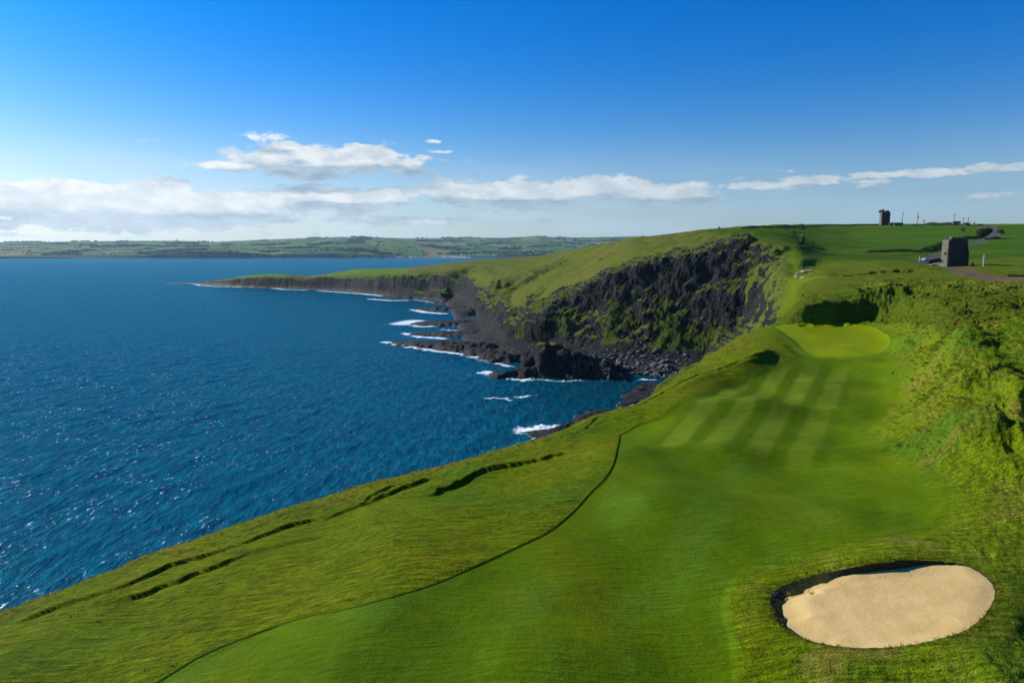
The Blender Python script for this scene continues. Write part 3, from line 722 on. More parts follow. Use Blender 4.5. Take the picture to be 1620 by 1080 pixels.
# ------------------------------------------------------------------ land material: grass of many kinds, rock where the attribute says
M_LAND, t = material('turf_and_rock')
P = t.pos(); A = t.attr('albedo', 'Color'); rockA = t.attr('rock'); texA = t.attr('tex'); wetA = t.attr('wet')
n1 = t.noise(P, 1.7, 4, 0.6); n2 = t.noise(P, 9.0, 3, 0.6); n3 = t.noise(P, 0.35, 3, 0.55)
rotm = t.n('ShaderNodeMapping'); t.put(rotm.inputs[0], P); rotm.inputs['Rotation'].default_value = (0, 0, R(-62)); rotm.inputs['Scale'].default_value = (0.15, 1.3, 1.0)
ns = t.noise(rotm.outputs[0], 3.4, 5, 0.68, 0.35)
var = t.math('ADD', t.math('MULTIPLY', t.math('SUBTRACT', n1, .5), 0.9), t.math('MULTIPLY', t.math('SUBTRACT', n2, .5), 1.0))
var = t.math('ADD', var, t.math('MULTIPLY', t.math('SUBTRACT', ns, .5), 2.9))
var = t.math('MULTIPLY', var, t.math('ADD', 0.14, t.math('MULTIPLY', texA, 0.86)))
var = t.math('ADD', 1.0, t.math('ADD', var, t.math('MULTIPLY', t.math('SUBTRACT', n3, .5), .5)))
g1 = t.scale(A, t.math('MAXIMUM', var, 0.25))
dryf = t.math('MULTIPLY', t.ramp(t.noise(rotm.outputs[0], 1.6, 4, .6), .52, .75), t.math('MULTIPLY', texA, .5))
grass = t.mix(dryf, g1, t.vmath('MULTIPLY', g1, (1.65, 1.12, 1.9)))
# rock
rm = t.n('ShaderNodeMapping'); t.put(rm.inputs[0], P); rm.inputs['Rotation'].default_value = (R(20), R(35), R(25)); rm.inputs['Scale'].default_value = (1, 1, 4.5)
r1 = t.noise(rm.outputs[0], 0.33, 7, 0.66, 0.4); r2 = t.noise(P, 1.1, 5, 0.65)
vor = t.n('ShaderNodeTexVoronoi', feature='DISTANCE_TO_EDGE'); t.put(vor.inputs['Vector'], rm.outputs[0]); vor.inputs['Scale'].default_value = 0.42
crack = t.ramp(vor.outputs['Distance'], 0.0, 0.09)
rc = t.mix(t.ramp(r1, .30, .72), (.007, .008, .010), (.038, .038, .038))
rc = t.mix(t.ramp(r2, .56, .74), rc, (.115, .112, .105))
rc = t.mix(t.math('MULTIPLY', t.math('SUBTRACT', 1.0, crack), .6), rc, (.012, .012, .013))
rc = t.mix(t.math('MULTIPLY', wetA, .75), rc, (.014, .014, .015))
rf = t.ramp(t.math('ADD', rockA, t.math('MULTIPLY', t.math('SUBTRACT', r2, .5), .9)), .38, .62)
col = t.mix(rf, grass, rc)
hg = t.math('ADD', t.math('MULTIPLY', n2, .5), t.math('ADD', n1, t.math('MULTIPLY', ns, 1.6)))
hgm = t.math('MULTIPLY', hg, t.math('ADD', .10, t.math('MULTIPLY', texA, 1.0)))
hr = t.math('MULTIPLY', t.math('ADD', r1, t.math('ADD', t.math('MULTIPLY', r2, .6), t.math('MULTIPLY', crack, .3))), 5.5)
h = t.math('ADD', t.math('MULTIPLY', hgm, t.math('SUBTRACT', 1.0, rf)), t.math('MULTIPLY', hr, rf))
nrm = t.bump(h, 0.9, 0.30)
t.surf(col, t.math('SUBTRACT', .9, t.math('MULTIPLY', wetA, .45)), nrm, t.math('ADD', .03, t.math('MULTIPLY', rf, .12)))

fcen = {k: fc(v) for k, v in dict(g=gsd, f=fsd, X=X, Y=Y, D=D, K=KI, Z=Zd, r=rockm, dd=dd, rd=rd, rw=rock_w).items()}
cls = np.zeros(keep.shape, int)                               # 0 rough grass
FX, FY, FD, FK = fcen['X'], fcen['Y'], fcen['D'], fcen['K']
seaside = (ZL[9] < 15)[None, 1:] | np.zeros(keep.shape, bool)
cls[(FK >= 8.5) & seaside] = 4                                # far headland slopes
cls[(FD > 330) & ~seaside] = 5                                # plateau fields
cls[(FD > 940) & (FX < -.09 * FD)] = 6                        # low peninsula
cls[(fcen['rw'] > .5) & (FD > 60)] = 3                        # cliff rock
cls[(FK < 8.3) & (FK > 4.05) & seaside] = 3
cls[fcen['f'] > 0] = 1
cls[fcen['g'] > 0] = 2
cls[(fcen['dd'] < 5.5) & (FD > 120) & (cls == 0)] = 7
cls[(fcen['rd'] < 3.4) & (FD > 240)] = 8
for i, nm in enumerate(['rough_grass_ground', 'fairway', 'putting_green', 'cliff', 'headland_slope', 'grass_field', 'peninsula', 'dirt_track', 'road']):
    mk = keep & (cls == i)
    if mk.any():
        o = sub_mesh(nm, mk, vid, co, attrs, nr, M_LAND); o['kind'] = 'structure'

# ------------------------------------------------------------------ sea
srow = np.concatenate([rows_between(50, 130, .55, .55), rows_between(130, 460, .8, 1.3), rows_between(460, 900, 2, 3.5), rows_between(900, 1700, 7, 10), rows_between(1700, 14000, 30, 260), [14000.]])
scol = np.concatenate([np.linspace(-1.3, -0.8, 12)[:-1], np.linspace(-0.8, 0.32, 560)[:-1], np.linspace(.32, 1.3, 24)])
SD, SU = np.meshgrid(srow, scol, indexing='ij'); SX, SY = SU * SD, SD.copy()
wd1 = np.array([.87, -.50])
SZ = np.zeros(SX.shape)
fade = 1 - sstep(SD, 300, 700)
wob = fbm(SX / 60, SY / 60, None, 2) * 9
for (ang, wl, am) in ((0, 15, .17), (14, 9, .10), (-17, 6.5, .06), (28, 4.4, .035)):
    ca_, sa_ = math.cos(R(ang)), math.sin(R(ang)); vx, vy = wd1[0] * ca_ - wd1[1] * sa_, wd1[0] * sa_ + wd1[1] * ca_
    ph = (SX * vx + SY * vy + wob * (.35 + .1 * am)) * 2 * math.pi / wl
    env = .35 + .9 * sstep(fbm(SX / (wl * 2.2) + ang, SY / (wl * 2.2), None, 2), -.4, .5)
    SZ += am * env * (np.abs(np.sin(ph / 2)) * -2 + 1)
SZ *= fade
FOAM = [([(303, 448), (318, 451.5), (345, 453.5), (380, 454.5)], 7, .9), ([(425, 455), (450, 458), (482, 459)], 6, .95), ([(505, 460), (540, 462.5), (575, 465), (602, 468)], 6, 1.0), ([(586, 473), (620, 475.5), (642, 475)], 7, .95), ([(655, 474), (690, 479), (725, 480)], 4, .8),
        ([(655, 490), (672, 494), (700, 496)], 7, 1.0), ([(636, 512), (655, 508), (672, 515)], 13, 1.15), ([(640, 527), (665, 533), (700, 535)], 5, .95), ([(700, 521), (726, 523)], 3, .8),
        ([(608, 541), (635, 546), (665, 551), (700, 556), (740, 561), (765, 566)], 4.0, 1.05), ([(765, 566), (790, 575), (808, 580)], 3, .85), ([(740, 563), (775, 572)], 6, .6),
        ([(768, 589), (790, 593), (828, 599)], 5.5, 1.15), ([(836, 600), (880, 602), (925, 602)], 1.2, .95), ([(975, 597), (1010, 600), (1036, 600)], 1.4, .9),
        ([(765, 629), (790, 629), (812, 632)], 1.7, .9), ([(815, 627), (845, 626)], 1.6, .75), ([(826, 680), (850, 677), (880, 675), (903, 682)], 4.2, 1.15), ([(845, 690), (880, 690)], 2, .9),
        ([(1000, 627), (1018, 625), (1035, 622)], 1.8, .9), ([(985, 640), (1005, 637)], 1.3, .8), ([(925, 668), (945, 664)], 1.8, .8), ([(700, 585), (740, 592)], 1.2, .5), ([(-5, 655), (18, 648), (35, 645)], .7, .6)]
foam = np.zeros(SX.shape)
fx = SX + fbm(SX / 5, SY / 5, None, 3) * 3; fy = SY + fbm(SX / 5 + 8, SY / 5, None, 3) * 4
for pts, wdt, s in FOAM:
    L = [w2(*p) for p in pts]; A_ = np.array(L); mm = (SX > A_[:, 0].min() - 40) & (SX < A_[:, 0].max() + 40) & (SY > A_[:, 1].min() - 60) & (SY < A_[:, 1].max() + 60)
    sd, par, _ = seg_dist(fx[mm], fy[mm], L)
    foam[mm] = np.maximum(foam[mm], s * np.exp(-(sd / wdt) ** 2))
# water height over the sea bed: shallows near land
ii = np.interp(SD, drow, np.arange(NR)); jj = np.interp(SU, ucol, np.arange(NC))
lz = Z[np.clip(np.round(ii).astype(int), 0, NR - 1), np.clip(np.round(jj).astype(int), 0, NC - 1)]
lz = np.where(SD > 1650, -9, lz)
shal = sstep(lz, -5.5, -0.5)
foam = np.maximum(foam, .62 * sstep(lz, -1.6, -.1) * (SD > 150) * (lz > -3))
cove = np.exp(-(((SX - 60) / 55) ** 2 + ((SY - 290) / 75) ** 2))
spread = np.zeros(SX.shape)
zf = fc(lz); skeep = ~((zf > 3) & (fc(SD) < 1500))
vs = np.arange(SX.size).reshape(SX.shape)
M_SEA, t = material('sea_water')
P = t.pos()
mp_ = t.n('ShaderNodeMapping'); t.put(mp_.inputs[0], P); mp_.inputs['Rotation'].default_value = (0, 0, R(30)); mp_.inputs['Scale'].default_value = (1.0, 0.36, 1)
w1_ = t.noise(mp_.outputs[0], 0.42, 6, 0.60, 0.15); w2_ = t.noise(mp_.outputs[0], 1.7, 4, 0.6, 0.1); w3_ = t.noise(P, 0.02, 3, 0.5)
dist = t.n('ShaderNodeCameraData').outputs['View Distance'] if False else t.vmath('LENGTH', P, None, 1)
hh = t.math('ADD', t.math('MULTIPLY', w1_, 2.6), t.math('MULTIPLY', w2_, .55))
nb = t.bump(hh, 1.0, 0.42)
fA = t.attr('foam'); shA = t.attr('shallow'); cvA = t.attr('cove')
deep = t.mix(t.ramp(w3_, .3, .7), (.0001, .042, .074), (.0001, .053, .090))
deep = t.mix(t.ramp(w1_, .42, .66), deep, (.0002, .095, .150))
deep = t.mix(t.math('MULTIPLY', shA, .5), deep, (.0006, .075, .095))
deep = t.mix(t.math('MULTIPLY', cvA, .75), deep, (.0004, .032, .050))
crest = t.math('MULTIPLY', t.ramp(w1_, .70, .76), t.ramp(t.noise(P, .05, 3, .6), .50, .62))
fm = t.math('ADD', fA, t.math('MULTIPLY', t.math('SUBTRACT', t.noise(P, .6, 7, .74, .5), .5), 2.2))
fm = t.math('MULTIPLY', t.ramp(fm, .50, .85), t.ramp(fA, .02, .2))
sun_fleck = t.math('MULTIPLY', t.ramp(t.noise(mp_.outputs[0], 1.1, 4, .68), .60, .68), t.ramp(t.noise(P, .06, 4, .6), .44, .60))  # painted sun glitter: white flecks put into the water colour
sun_fleck = t.math('MULTIPLY', sun_fleck, t.attr('glint'))
fm = t.math('MAXIMUM', t.math('MAXIMUM', fm, t.math('MULTIPLY', crest, .45)), sun_fleck)
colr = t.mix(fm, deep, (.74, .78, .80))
df_ = t.n('ShaderNodeBsdfDiffuse'); t.put(df_.inputs[0], colr); t.put(df_.inputs['Normal'], nb)
gl_ = t.n('ShaderNodeBsdfGlossy'); gl_.inputs['Color'].default_value = (.22, .74, 1, 1); t.put(gl_.inputs['Roughness'], t.math('ADD', .16, t.math('MULTIPLY', fm, .5))); t.put(gl_.inputs['Normal'], nb)
lw_ = t.n('ShaderNodeLayerWeight'); lw_.inputs[0].default_value = .25; t.put(lw_.inputs['Normal'], nb)
ms_ = t.n('ShaderNodeMixShader'); t.put(ms_.inputs[0], t.math('ADD', .02, t.math('MULTIPLY', lw_.outputs['Fresnel'], .34))); t.put(ms_.inputs[1], df_.outputs[0]); t.put(ms_.inputs[2], gl_.outputs[0])
os_ = t.n('ShaderNodeOutputMaterial'); t.put(os_.inputs[0], ms_.outputs[0])
glint = np.clip(sstep(-SU, .15, .85) * 1.15 * (1 - sstep(SD, 250, 560)) + .16 * (1 - sstep(SD, 400, 700)), 0, 1)  # where the painted glitter is dense: near and to the left
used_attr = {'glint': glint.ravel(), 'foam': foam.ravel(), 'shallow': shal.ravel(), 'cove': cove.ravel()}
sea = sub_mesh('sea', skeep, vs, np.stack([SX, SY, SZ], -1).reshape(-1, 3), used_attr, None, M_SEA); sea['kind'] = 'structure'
# ------------------------------------------------------------------ far shore: hills with hedged fields across the bay
FL = [
 [hd(-600, 4650, -6), hd(1900, 4650, -6)],
 [pz(-600, 408.6, 0), pz(0, 409, 0), pz(240, 408.3, 0), pz(430, 407.6, 0), pz(620, 406.6, 0), pz(700, 407.4, 0), pz(760, 408, 0), pz(1900, 408, 0)],
 [pd(-600, 404, 4830), pd(0, 405.3, 4740), pd(120, 404.5, 4760), pd(235, 404, 4780), pd(262, 400, 4790), pd(300, 397.5, 4790), pd(370, 398.5, 4800), pd(430, 403, 4830), pd(520, 401.5, 4840), pd(620, 403.6, 4950), pd(650, 406, 4960), pd(730, 406.3, 4920), pd(800, 405, 4900), pd(1900, 404, 4900)],
 [pd(-600, 396, 5600), pd(0, 396, 5600), pd(250, 394, 5600), pd(400, 393, 5650), pd(560, 390, 5700), pd(680, 400, 5700), pd(760, 402, 5700), pd(850, 400, 5700), pd(1900, 396, 5700)],
 [pd(-600, 391, 6500), pd(0, 390, 6500), pd(150, 388, 6500), pd(330, 389, 6500), pd(480, 385, 6400), pd(620, 384, 6400), pd(700, 392, 6700), pd(800, 391, 6700), pd(930, 388, 6700), pd(1900, 388, 6700)],
 [pd(-600, 392, 7000), pd(0, 391, 7000), pd(330, 389.5, 7000), pd(620, 386, 7000), pd(700, 390, 7300), pd(930, 387, 7300), pd(1900, 388, 7300)],
 [pd(-600, 383, 8800), pd(0, 383.5, 8600), pd(90, 382.5, 8600), pd(180, 381.5, 8600), pd(280, 381, 8600), pd(335, 383, 8600), pd(400, 380, 8600), pd(470, 377.5, 8600), pd(560, 374.8, 8600), pd(640, 377.5, 8800), pd(720, 376.3, 9000), pd(800, 376.3, 9000), pd(828, 375, 9000), pd(850, 372.8, 9000), pd(880, 376, 9000),
  pd(940, 375.5, 9000), pd(1010, 374, 9000), pd(1900, 374, 9000)],
 [hd(-600, 10500, 60), hd(1900, 10500, 90)],
]
frow = np.concatenate([rows_between(4660, 4860, 5, 7), rows_between(4860, 9200, 24, 34), rows_between(9200, 10500, 120, 160)])
fcol = np.concatenate([np.linspace(-1.35, -0.8, 60)[:-1], np.linspace(-0.8, 0.24, 700)[:-1], np.linspace(.24, 1.35, 60)])
D2 = np.array([np.interp(fcol, [p[0] for p in sorted(L)], [p[1] for p in sorted(L)]) for L in FL])
Z2 = np.array([np.interp(fcol, [p[0] for p in sorted(L)], [p[2] for p in sorted(L)]) for L in FL])
FDm, FUm = np.meshgrid(frow, fcol, indexing='ij'); HX, HY = (FUm * FDm).astype(np.float32), FDm.astype(np.float32)
HZ = np.zeros(FDm.shape); HZ[:] = Z2[0]; HK = np.zeros(FDm.shape)
for k in range(len(FL) - 1):
    tt = np.clip((FDm - D2[k]) / (D2[k + 1] - D2[k]), 0, 1); ts = tt if k < 2 else tt * tt * (3 - 2 * tt)
    mm = FDm >= D2[k][None, :]; HZ = np.where(mm, Z2[k] + (Z2[k + 1] - Z2[k]) * ts, HZ); HK = np.where(mm, k + tt, HK)
inl = sstep(HK, 2.0, 3.0) * (1 - sstep(HK, 5.6, 6.0))
HZ += inl * (fbm(HX / 1500, HY / 900, None, 3) * 26 + fbm(HX / 420, HY / 420 + 4, None, 3) * 10)
HZ += sstep(HK, 2.0, 2.3) * fbm(HX / 160, HY / 160, None, 3) * 2.0
HZ += ((HK > 1.02) & (HK < 2.1)) * ridged(HX / 90, HY / 90, None, 3) * 4 * sstep(HZ, 3, 12)
# hedged fields: a jittered, warped cell pattern
wx = HX + 120 * fbm(HX / 700, HY / 700, None, 2); wy = HY * .62 + 120 * fbm(HX / 700 + 7, HY / 700, None, 2)
CS = 290.0; gx_, gy_ = np.floor(wx / CS).astype(int), np.floor(wy / CS).astype(int)
f1 = np.full(HX.shape, 1e9); f2 = np.full(HX.shape, 1e9); idc = np.zeros(HX.shape, int)
for i in (-1, 0, 1):
    for j in (-1, 0, 1):
        cx, cy = gx_ + i, gy_ + j; hsh = _perm[(_perm[cx & 511] + cy) & 511]
        jx = (hsh * 37 % 97) / 97.0; jy = (hsh * 53 % 89) / 89.0
        d_ = np.abs(wx / CS - cx - jx * .8 - .1) + np.abs(wy / CS - cy - jy * .8 - .1)
        cl1 = d_ < f1; f2 = np.where(cl1, f1, np.minimum(f2, d_)); idc = np.where(cl1, hsh, idc); f1 = np.where(cl1, d_, f1)
pal = np.array([C(.055, .110, .022), C(.085, .130, .030), C(.120, .135, .045), C(.040, .085, .020), C(.095, .150, .030), C(.150, .140, .060), C(.065, .120, .020), C(.110, .150, .040)])
ha = pal[idc % 8] * (1 + .14 * fbm(HX / 60, HY / 200, None, 2)[..., None])
hw = sstep(.075 - (f2 - f1), 0, .04)[..., None] * .8
ha = ha * (1 - hw) + C(.018, .034, .014) * hw
woodn = fbm(HX / 500 + 3, HY / 380 + 60, None, 3) + .12 * sstep(-HZ, -60, -20) - .10
wood = sstep(woodn, .16, .22) * (HK > 2.15)
ha = ha * (1 - wood[..., None]) + C(.014, .028, .012) * wood[..., None]
cl_rock = ((HK < 2.06) | ((HK < 2.3) & (np.gradient(HZ, axis=0) > 3)))[..., None] * 1.0
ha = ha * (1 - cl_rock) + C(.045, .046, .045) * cl_rock
beach = ((HK < 2.3) & (HX > -.17 * HY) & (HX < -.06 * HY) & (HZ < 8))[..., None] * 1.0
ha = ha * (1 - beach) + C(.32, .29, .23) * beach
M_FAR, t = material('far_fields')
t.surf(t.attr('albedo', 'Color'), .95, t.bump(t.noise(t.pos(), .03, 3, .6), .6, 6.0), .03)
fv = np.arange(HX.size).reshape(HX.shape)
far = sub_mesh('far_hills', np.ones((len(frow) - 1, len(fcol) - 1), bool), fv, np.stack([HX, HY, HZ], -1).reshape(-1, 3), {'albedo': ha.reshape(-1, 3)}, None, M_FAR); far['kind'] = 'structure'


def far_hit(px, py):
    u, t_ = ray(px, py); j = int(np.clip(np.searchsorted(fcol, u), 0, len(fcol) - 1)); col = HZ[:, j]; los = CAM_Z + t_ * frow
    idx = np.nonzero(col >= los)[0]; i = idx[0] if len(idx) else len(frow) - 1
    return np.array([u * frow[i], frow[i], col[i]])


def blobs(name, P_, rad, mat, squash=.8, seed=1):
    """many small leafy clumps joined into one mesh"""
    rg = np.random.default_rng(seed)
    bm = bmesh.new(); bmesh.ops.create_icosphere(bm, subdivisions=1, radius=1); iv = np.array([v.co[:] for v in bm.verts]); it = np.array([[v.index for v in f.verts] for f in bm.faces]); bm.free()
    n = len(P_); nv = len(iv)
    V = iv[None] * (1 + rg.uniform(-.28, .28, (n, nv, 1))); V = V * (rad[:, None, None] * np.array([1, 1, squash])[None, None])
    V = V + P_[:, None, :]; T = it[None] + (np.arange(n) * nv)[:, None, None]
    me = bpy.data.meshes.new(name); me.vertices.add(n * nv); me.vertices.foreach_set('co', V.astype(np.float32).ravel())
    nt = n * len(it); me.loops.add(nt * 3); me.loops.foreach_set('vertex_index', T.astype(np.int32).ravel()); me.polygons.add(nt); me.polygons.foreach_set('loop_start', np.arange(0, nt * 3, 3, dtype=np.int32))
    me.update(calc_edges=True); me.materials.append(mat)
    o = bpy.data.objects.new(name, me); COL.objects.link(o); return o


M_BUSH, t = material('dark_leaves')
t.surf(t.mix(t.noise(t.pos(), 1.5, 3, .6), (.012, .026, .008), (.040, .065, .018)), .9, t.bump(t.noise(t.pos(), 3.0, 3, .6), .8, .3), .05)
rg = np.random.default_rng(5)
hm_ = ((f2 - f1) < .045) & (HK > 2.2) & (HK < 6.0) & (HX > -.82 * HY) & (HX < .25 * HY)
ids = np.argwhere(hm_); ids = ids[rg.choice(len(ids), min(2600, len(ids)), replace=False)]
Ph = np.stack([HX[tuple(ids.T)] + rg.uniform(-5, 5, len(ids)), HY[tuple(ids.T)] + rg.uniform(-10, 10, len(ids)), HZ[tuple(ids.T)] + 1.5], 1)
o = blobs('hedgerows', Ph, rg.uniform(3.5, 8, len(ids)), M_BUSH, .8, 3); o['kind'] = 'stuff'
wm_ = (wood > .7) & (HK < 6.0) & (HX > -.82 * HY) & (HX < .25 * HY)
ids = np.argwhere(wm_); ids = ids[rg.choice(len(ids), min(2600, len(ids)), replace=False)]
Ph = np.stack([HX[tuple(ids.T)] + rg.uniform(-5, 5, len(ids)), HY[tuple(ids.T)] + rg.uniform(-12, 12, len(ids)), HZ[tuple(ids.T)] + 4], 1)
o = blobs('woodland', Ph, rg.uniform(8, 17, len(ids)), M_BUSH, .7, 4); o['kind'] = 'stuff'
# ------------------------------------------------------------------ sand bunker
def empty(name, loc, rz=0.0, label=None, cat=None, group=None):
    o = bpy.data.objects.new(name, None); COL.objects.link(o); o.location = loc; o.rotation_euler = (0, 0, rz)
    o.empty_display_size = .3
    return tag(o, label, cat, group)


def simple_mat(name, ca_, cb_, scale=3.0, rough=.8, bump=.4, dist=.05, spec=.2, metal=0.0):
    m_, t_ = material(name); p_ = t_.n('ShaderNodeTexCoord').outputs['Object']
    n_ = t_.noise(p_, scale, 5, .62, .3)
    t_.surf(t_.mix(t_.ramp(n_, .3, .7), ca_, cb_), rough, t_.bump(n_, bump, dist), spec, Metallic=metal); return m_


M_SAND, t = material('sand')
P = t.pos(); a1 = t.noise(P, .6, 4, .6, .6); a2 = t.noise(P, 14, 4, .65); a3 = t.noise(P, 2.2, 4, .6, 1.0)
sc_ = t.mix(t.ramp(a1, .3, .7), (.46, .325, .130), (.52, .38, .165)); sc_ = t.mix(t.ramp(a3, .58, .75, 0, .30), sc_, (.38, .265, .105)); sc_ = t.mix(t.ramp(a2, .3, .7, 0, .10), sc_, (.34, .24, .10))
t.surf(sc_, .95, t.bump(t.math('ADD', t.math('MULTIPLY', a3, 1.6), t.math('MULTIPLY', a2, .2)), .35, .05), .03)
M_TURFSHADE, t = material('turf_wall_and_shade')  # dark turf face that doubles as painted shadow along the left rim
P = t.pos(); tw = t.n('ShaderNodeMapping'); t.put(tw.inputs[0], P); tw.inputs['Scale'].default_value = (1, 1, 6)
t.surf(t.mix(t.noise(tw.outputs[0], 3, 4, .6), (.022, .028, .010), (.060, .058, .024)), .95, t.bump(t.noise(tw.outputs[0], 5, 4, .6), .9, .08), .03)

bz = Z  # land heights
bc3 = np.array([bc[0], bc[1], 0.0]); bunker = empty('sand_bunker', (bc[0], bc[1], ground(bc[0], bc[1]) - .5), 0, 'oval sand bunker of pale golden sand with a shaded turf wall on its left side', 'bunker')
BP = np.array([[p[0], p[1]] for p in BUNK[:-1]]); nb_ = len(BP)
ins_ = None
rim = np.array([ground(x_ + (x_ - bc[0]) * .012, y_ + (y_ - bc[1]) * .012) for x_, y_ in BP])
rel = BP - bc; ph_ = np.arctan2(rel[:, 1] * 1.25, rel[:, 0])
lft = np.cos(ph_ - R(160))                                     # 1 toward the far-left rim
dep = .10 + .30 * sstep(lft, .1, 1.0)
wn_ = fbm(np.cos(ph_) * 3.1 + 5, np.sin(ph_) * 3.1, None, 3)
ins_ = .04 + sstep(lft, .15, .95) * (.62 + .45 * wn_)                 # turf face, widened inward so its dark colour stands in for the shadow
cf_ = np.linalg.lstsq(np.c_[rel, np.ones(nb_)], rim, rcond=None)[0]
rings = 26; ple = rel @ cf_[:2] + cf_[2]
dep = np.maximum(rim - (ple - .10), .06) + .16 * sstep(lft, .1, 1.0)
V = []; Fc = []
for r_ in range(rings + 1):
    k_ = 1 - r_ / rings
    for i_ in range(nb_):
        R0 = np.linalg.norm(rel[i_]); x_, y_ = bc + rel[i_] * (k_ * (R0 - ins_[i_]) / R0)
        e_ = (1 - k_)
        pl_ = cf_[0] * (x_ - bc[0]) + cf_[1] * (y_ - bc[1]) + cf_[2] - .15 - .07 * (1 - k_ * k_)
        zz_ = (rim[i_] - dep[i_]) * (1 - sstep(e_, 0, .3)) + pl_ * sstep(e_, 0, .3)
        zz_ += .04 * (1 - sstep(e_, 0.0, .22)) * (lft[i_] > 0) * lft[i_] + .035 * float(fbm(np.array([x_ / 1.2]), np.array([y_ / 1.2]), None, 3)[0])
        zz_ += (.05 * float(fbm(np.array([x_ / .9 + 4]), np.array([y_ / .9]), None, 3)[0])) * (1 - sstep(e_, .05, .35)) * (lft[i_] > .1) * (e_ > .001)
        V.append((x_ - bc[0], y_ - bc[1], zz_ - bunker.location.z))
for r_ in range(rings):
    for i_ in range(nb_):
        a_ = r_ * nb_ + i_; b_ = r_ * nb_ + (i_ + 1) % nb_; Fc.append((a_, b_, b_ + nb_, a_ + nb_))
mesh_obj('sand', V, Fc, M_SAND, bunker, True)
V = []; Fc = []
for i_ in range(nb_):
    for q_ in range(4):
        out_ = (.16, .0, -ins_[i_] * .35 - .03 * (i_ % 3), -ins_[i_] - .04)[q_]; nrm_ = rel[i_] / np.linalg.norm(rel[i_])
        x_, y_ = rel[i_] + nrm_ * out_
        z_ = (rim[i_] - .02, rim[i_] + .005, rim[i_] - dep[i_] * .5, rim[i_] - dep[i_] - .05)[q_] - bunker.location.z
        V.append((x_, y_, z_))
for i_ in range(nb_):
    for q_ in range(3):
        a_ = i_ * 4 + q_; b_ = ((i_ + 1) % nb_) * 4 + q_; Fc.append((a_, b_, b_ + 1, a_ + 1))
mesh_obj('turf_wall_and_shade', V, Fc, M_TURFSHADE, bunker, False)


# ------------------------------------------------------------------ mesh helpers for built things
def box_bm(bm, c, s, rot=None, taper=1.0):
    vs_ = []
    for dz_ in (-.5, .5):
        for dx_, dy2 in ((-.5, -.5), (.5, -.5), (.5, .5), (-.5, .5)):
            k_ = taper if dz_ > 0 else 1.0
            v_ = Vector((dx_ * s[0] * k_, dy2 * s[1] * k_, dz_ * s[2]))
            if rot: v_ = rot @ v_
            vs_.append(bm.verts.new(v_ + Vector(c)))
    for f_ in ((3, 2, 1, 0), (4, 5, 6, 7), (0, 1, 5, 4), (1, 2, 6, 5), (2, 3, 7, 6), (3, 0, 4, 7)): bm.faces.new([vs_[i_] for i_ in f_])


def tube_bm(bm, a, b, r0, r1=None, n=8):
    r1 = r0 if r1 is None else r1; a, b = Vector(a), Vector(b); q_ = (b - a).to_track_quat('Z', 'Y')
    ra = [bm.verts.new(a + q_ @ Vector((math.cos(2 * math.pi * i_ / n) * r0, math.sin(2 * math.pi * i_ / n) * r0, 0))) for i_ in range(n)]
    rb = [bm.verts.new(b + q_ @ Vector((math.cos(2 * math.pi * i_ / n) * r1, math.sin(2 * math.pi * i_ / n) * r1, 0))) for i_ in range(n)]
    for i_ in range(n): bm.faces.new((ra[i_], ra[(i_ + 1) % n], rb[(i_ + 1) % n], rb[i_]))
    bm.faces.new(list(reversed(ra))); bm.faces.new(rb)


def bobj(name, bm, mat, parent=None, smooth=False):
    me = bpy.data.meshes.new(name); bm.to_mesh(me); bm.free(); me.materials.append(mat)
    if smooth: me.shade_smooth()
    o = bpy.data.objects.new(name, me); COL.objects.link(o)
    if parent: o.parent = parent
    return o


def part(name, mat, parent, *shapes):
    bm = bmesh.new()
    for sh in shapes:
        (box_bm if sh[0] == 'b' else tube_bm)(bm, *sh[1:])
    return bobj(name, bm, mat, parent)


def rough_block(name, mat, parent, w, d, h, nx, nz_, jit, top_fn=None, taper=0.0, side_fn=None, seed=0):
    """a masonry block: subdivided walls with uneven stones and a broken top"""
    rg_ = np.random.default_rng(seed); bm = bmesh.new()
    ring = []
    nd = max(2, int(nx * d / w))
    for i_ in range(nx): ring.append((-w / 2 + w * i_ / nx, -d / 2))
    for i_ in range(nd): ring.append((w / 2, -d / 2 + d * i_ / nd))
    for i_ in range(nx): ring.append((w / 2 - w * i_ / nx, d / 2))
    for i_ in range(nd): ring.append((-w / 2, d / 2 - d * i_ / nd))
    rows_ = []
    for k_ in range(nz_ + 1):
        row = []
        for (x_, y_) in ring:
            top = h if top_fn is None else top_fn(x_, y_)
            f_ = k_ / nz_; s_ = 1 - taper * f_; j_ = rg_.uniform(-jit, jit, 3)
            xx = x_ * s_
            if side_fn: xx = side_fn(xx, y_, f_ * top)
            row.append(bm.verts.new((xx + j_[0], y_ * s_ + j_[1], f_ * top + (j_[2] if 0 < k_ else 0))))
        rows_.append(row)
    n = len(ring)
    for k_ in range(nz_):
        for i_ in range(n): bm.faces.new((rows_[k_][i_], rows_[k_][(i_ + 1) % n], rows_[k_ + 1][(i_ + 1) % n], rows_[k_ + 1][i_]))
    bm.faces.new(rows_[-1])
    return bobj(name, bm, mat, parent)


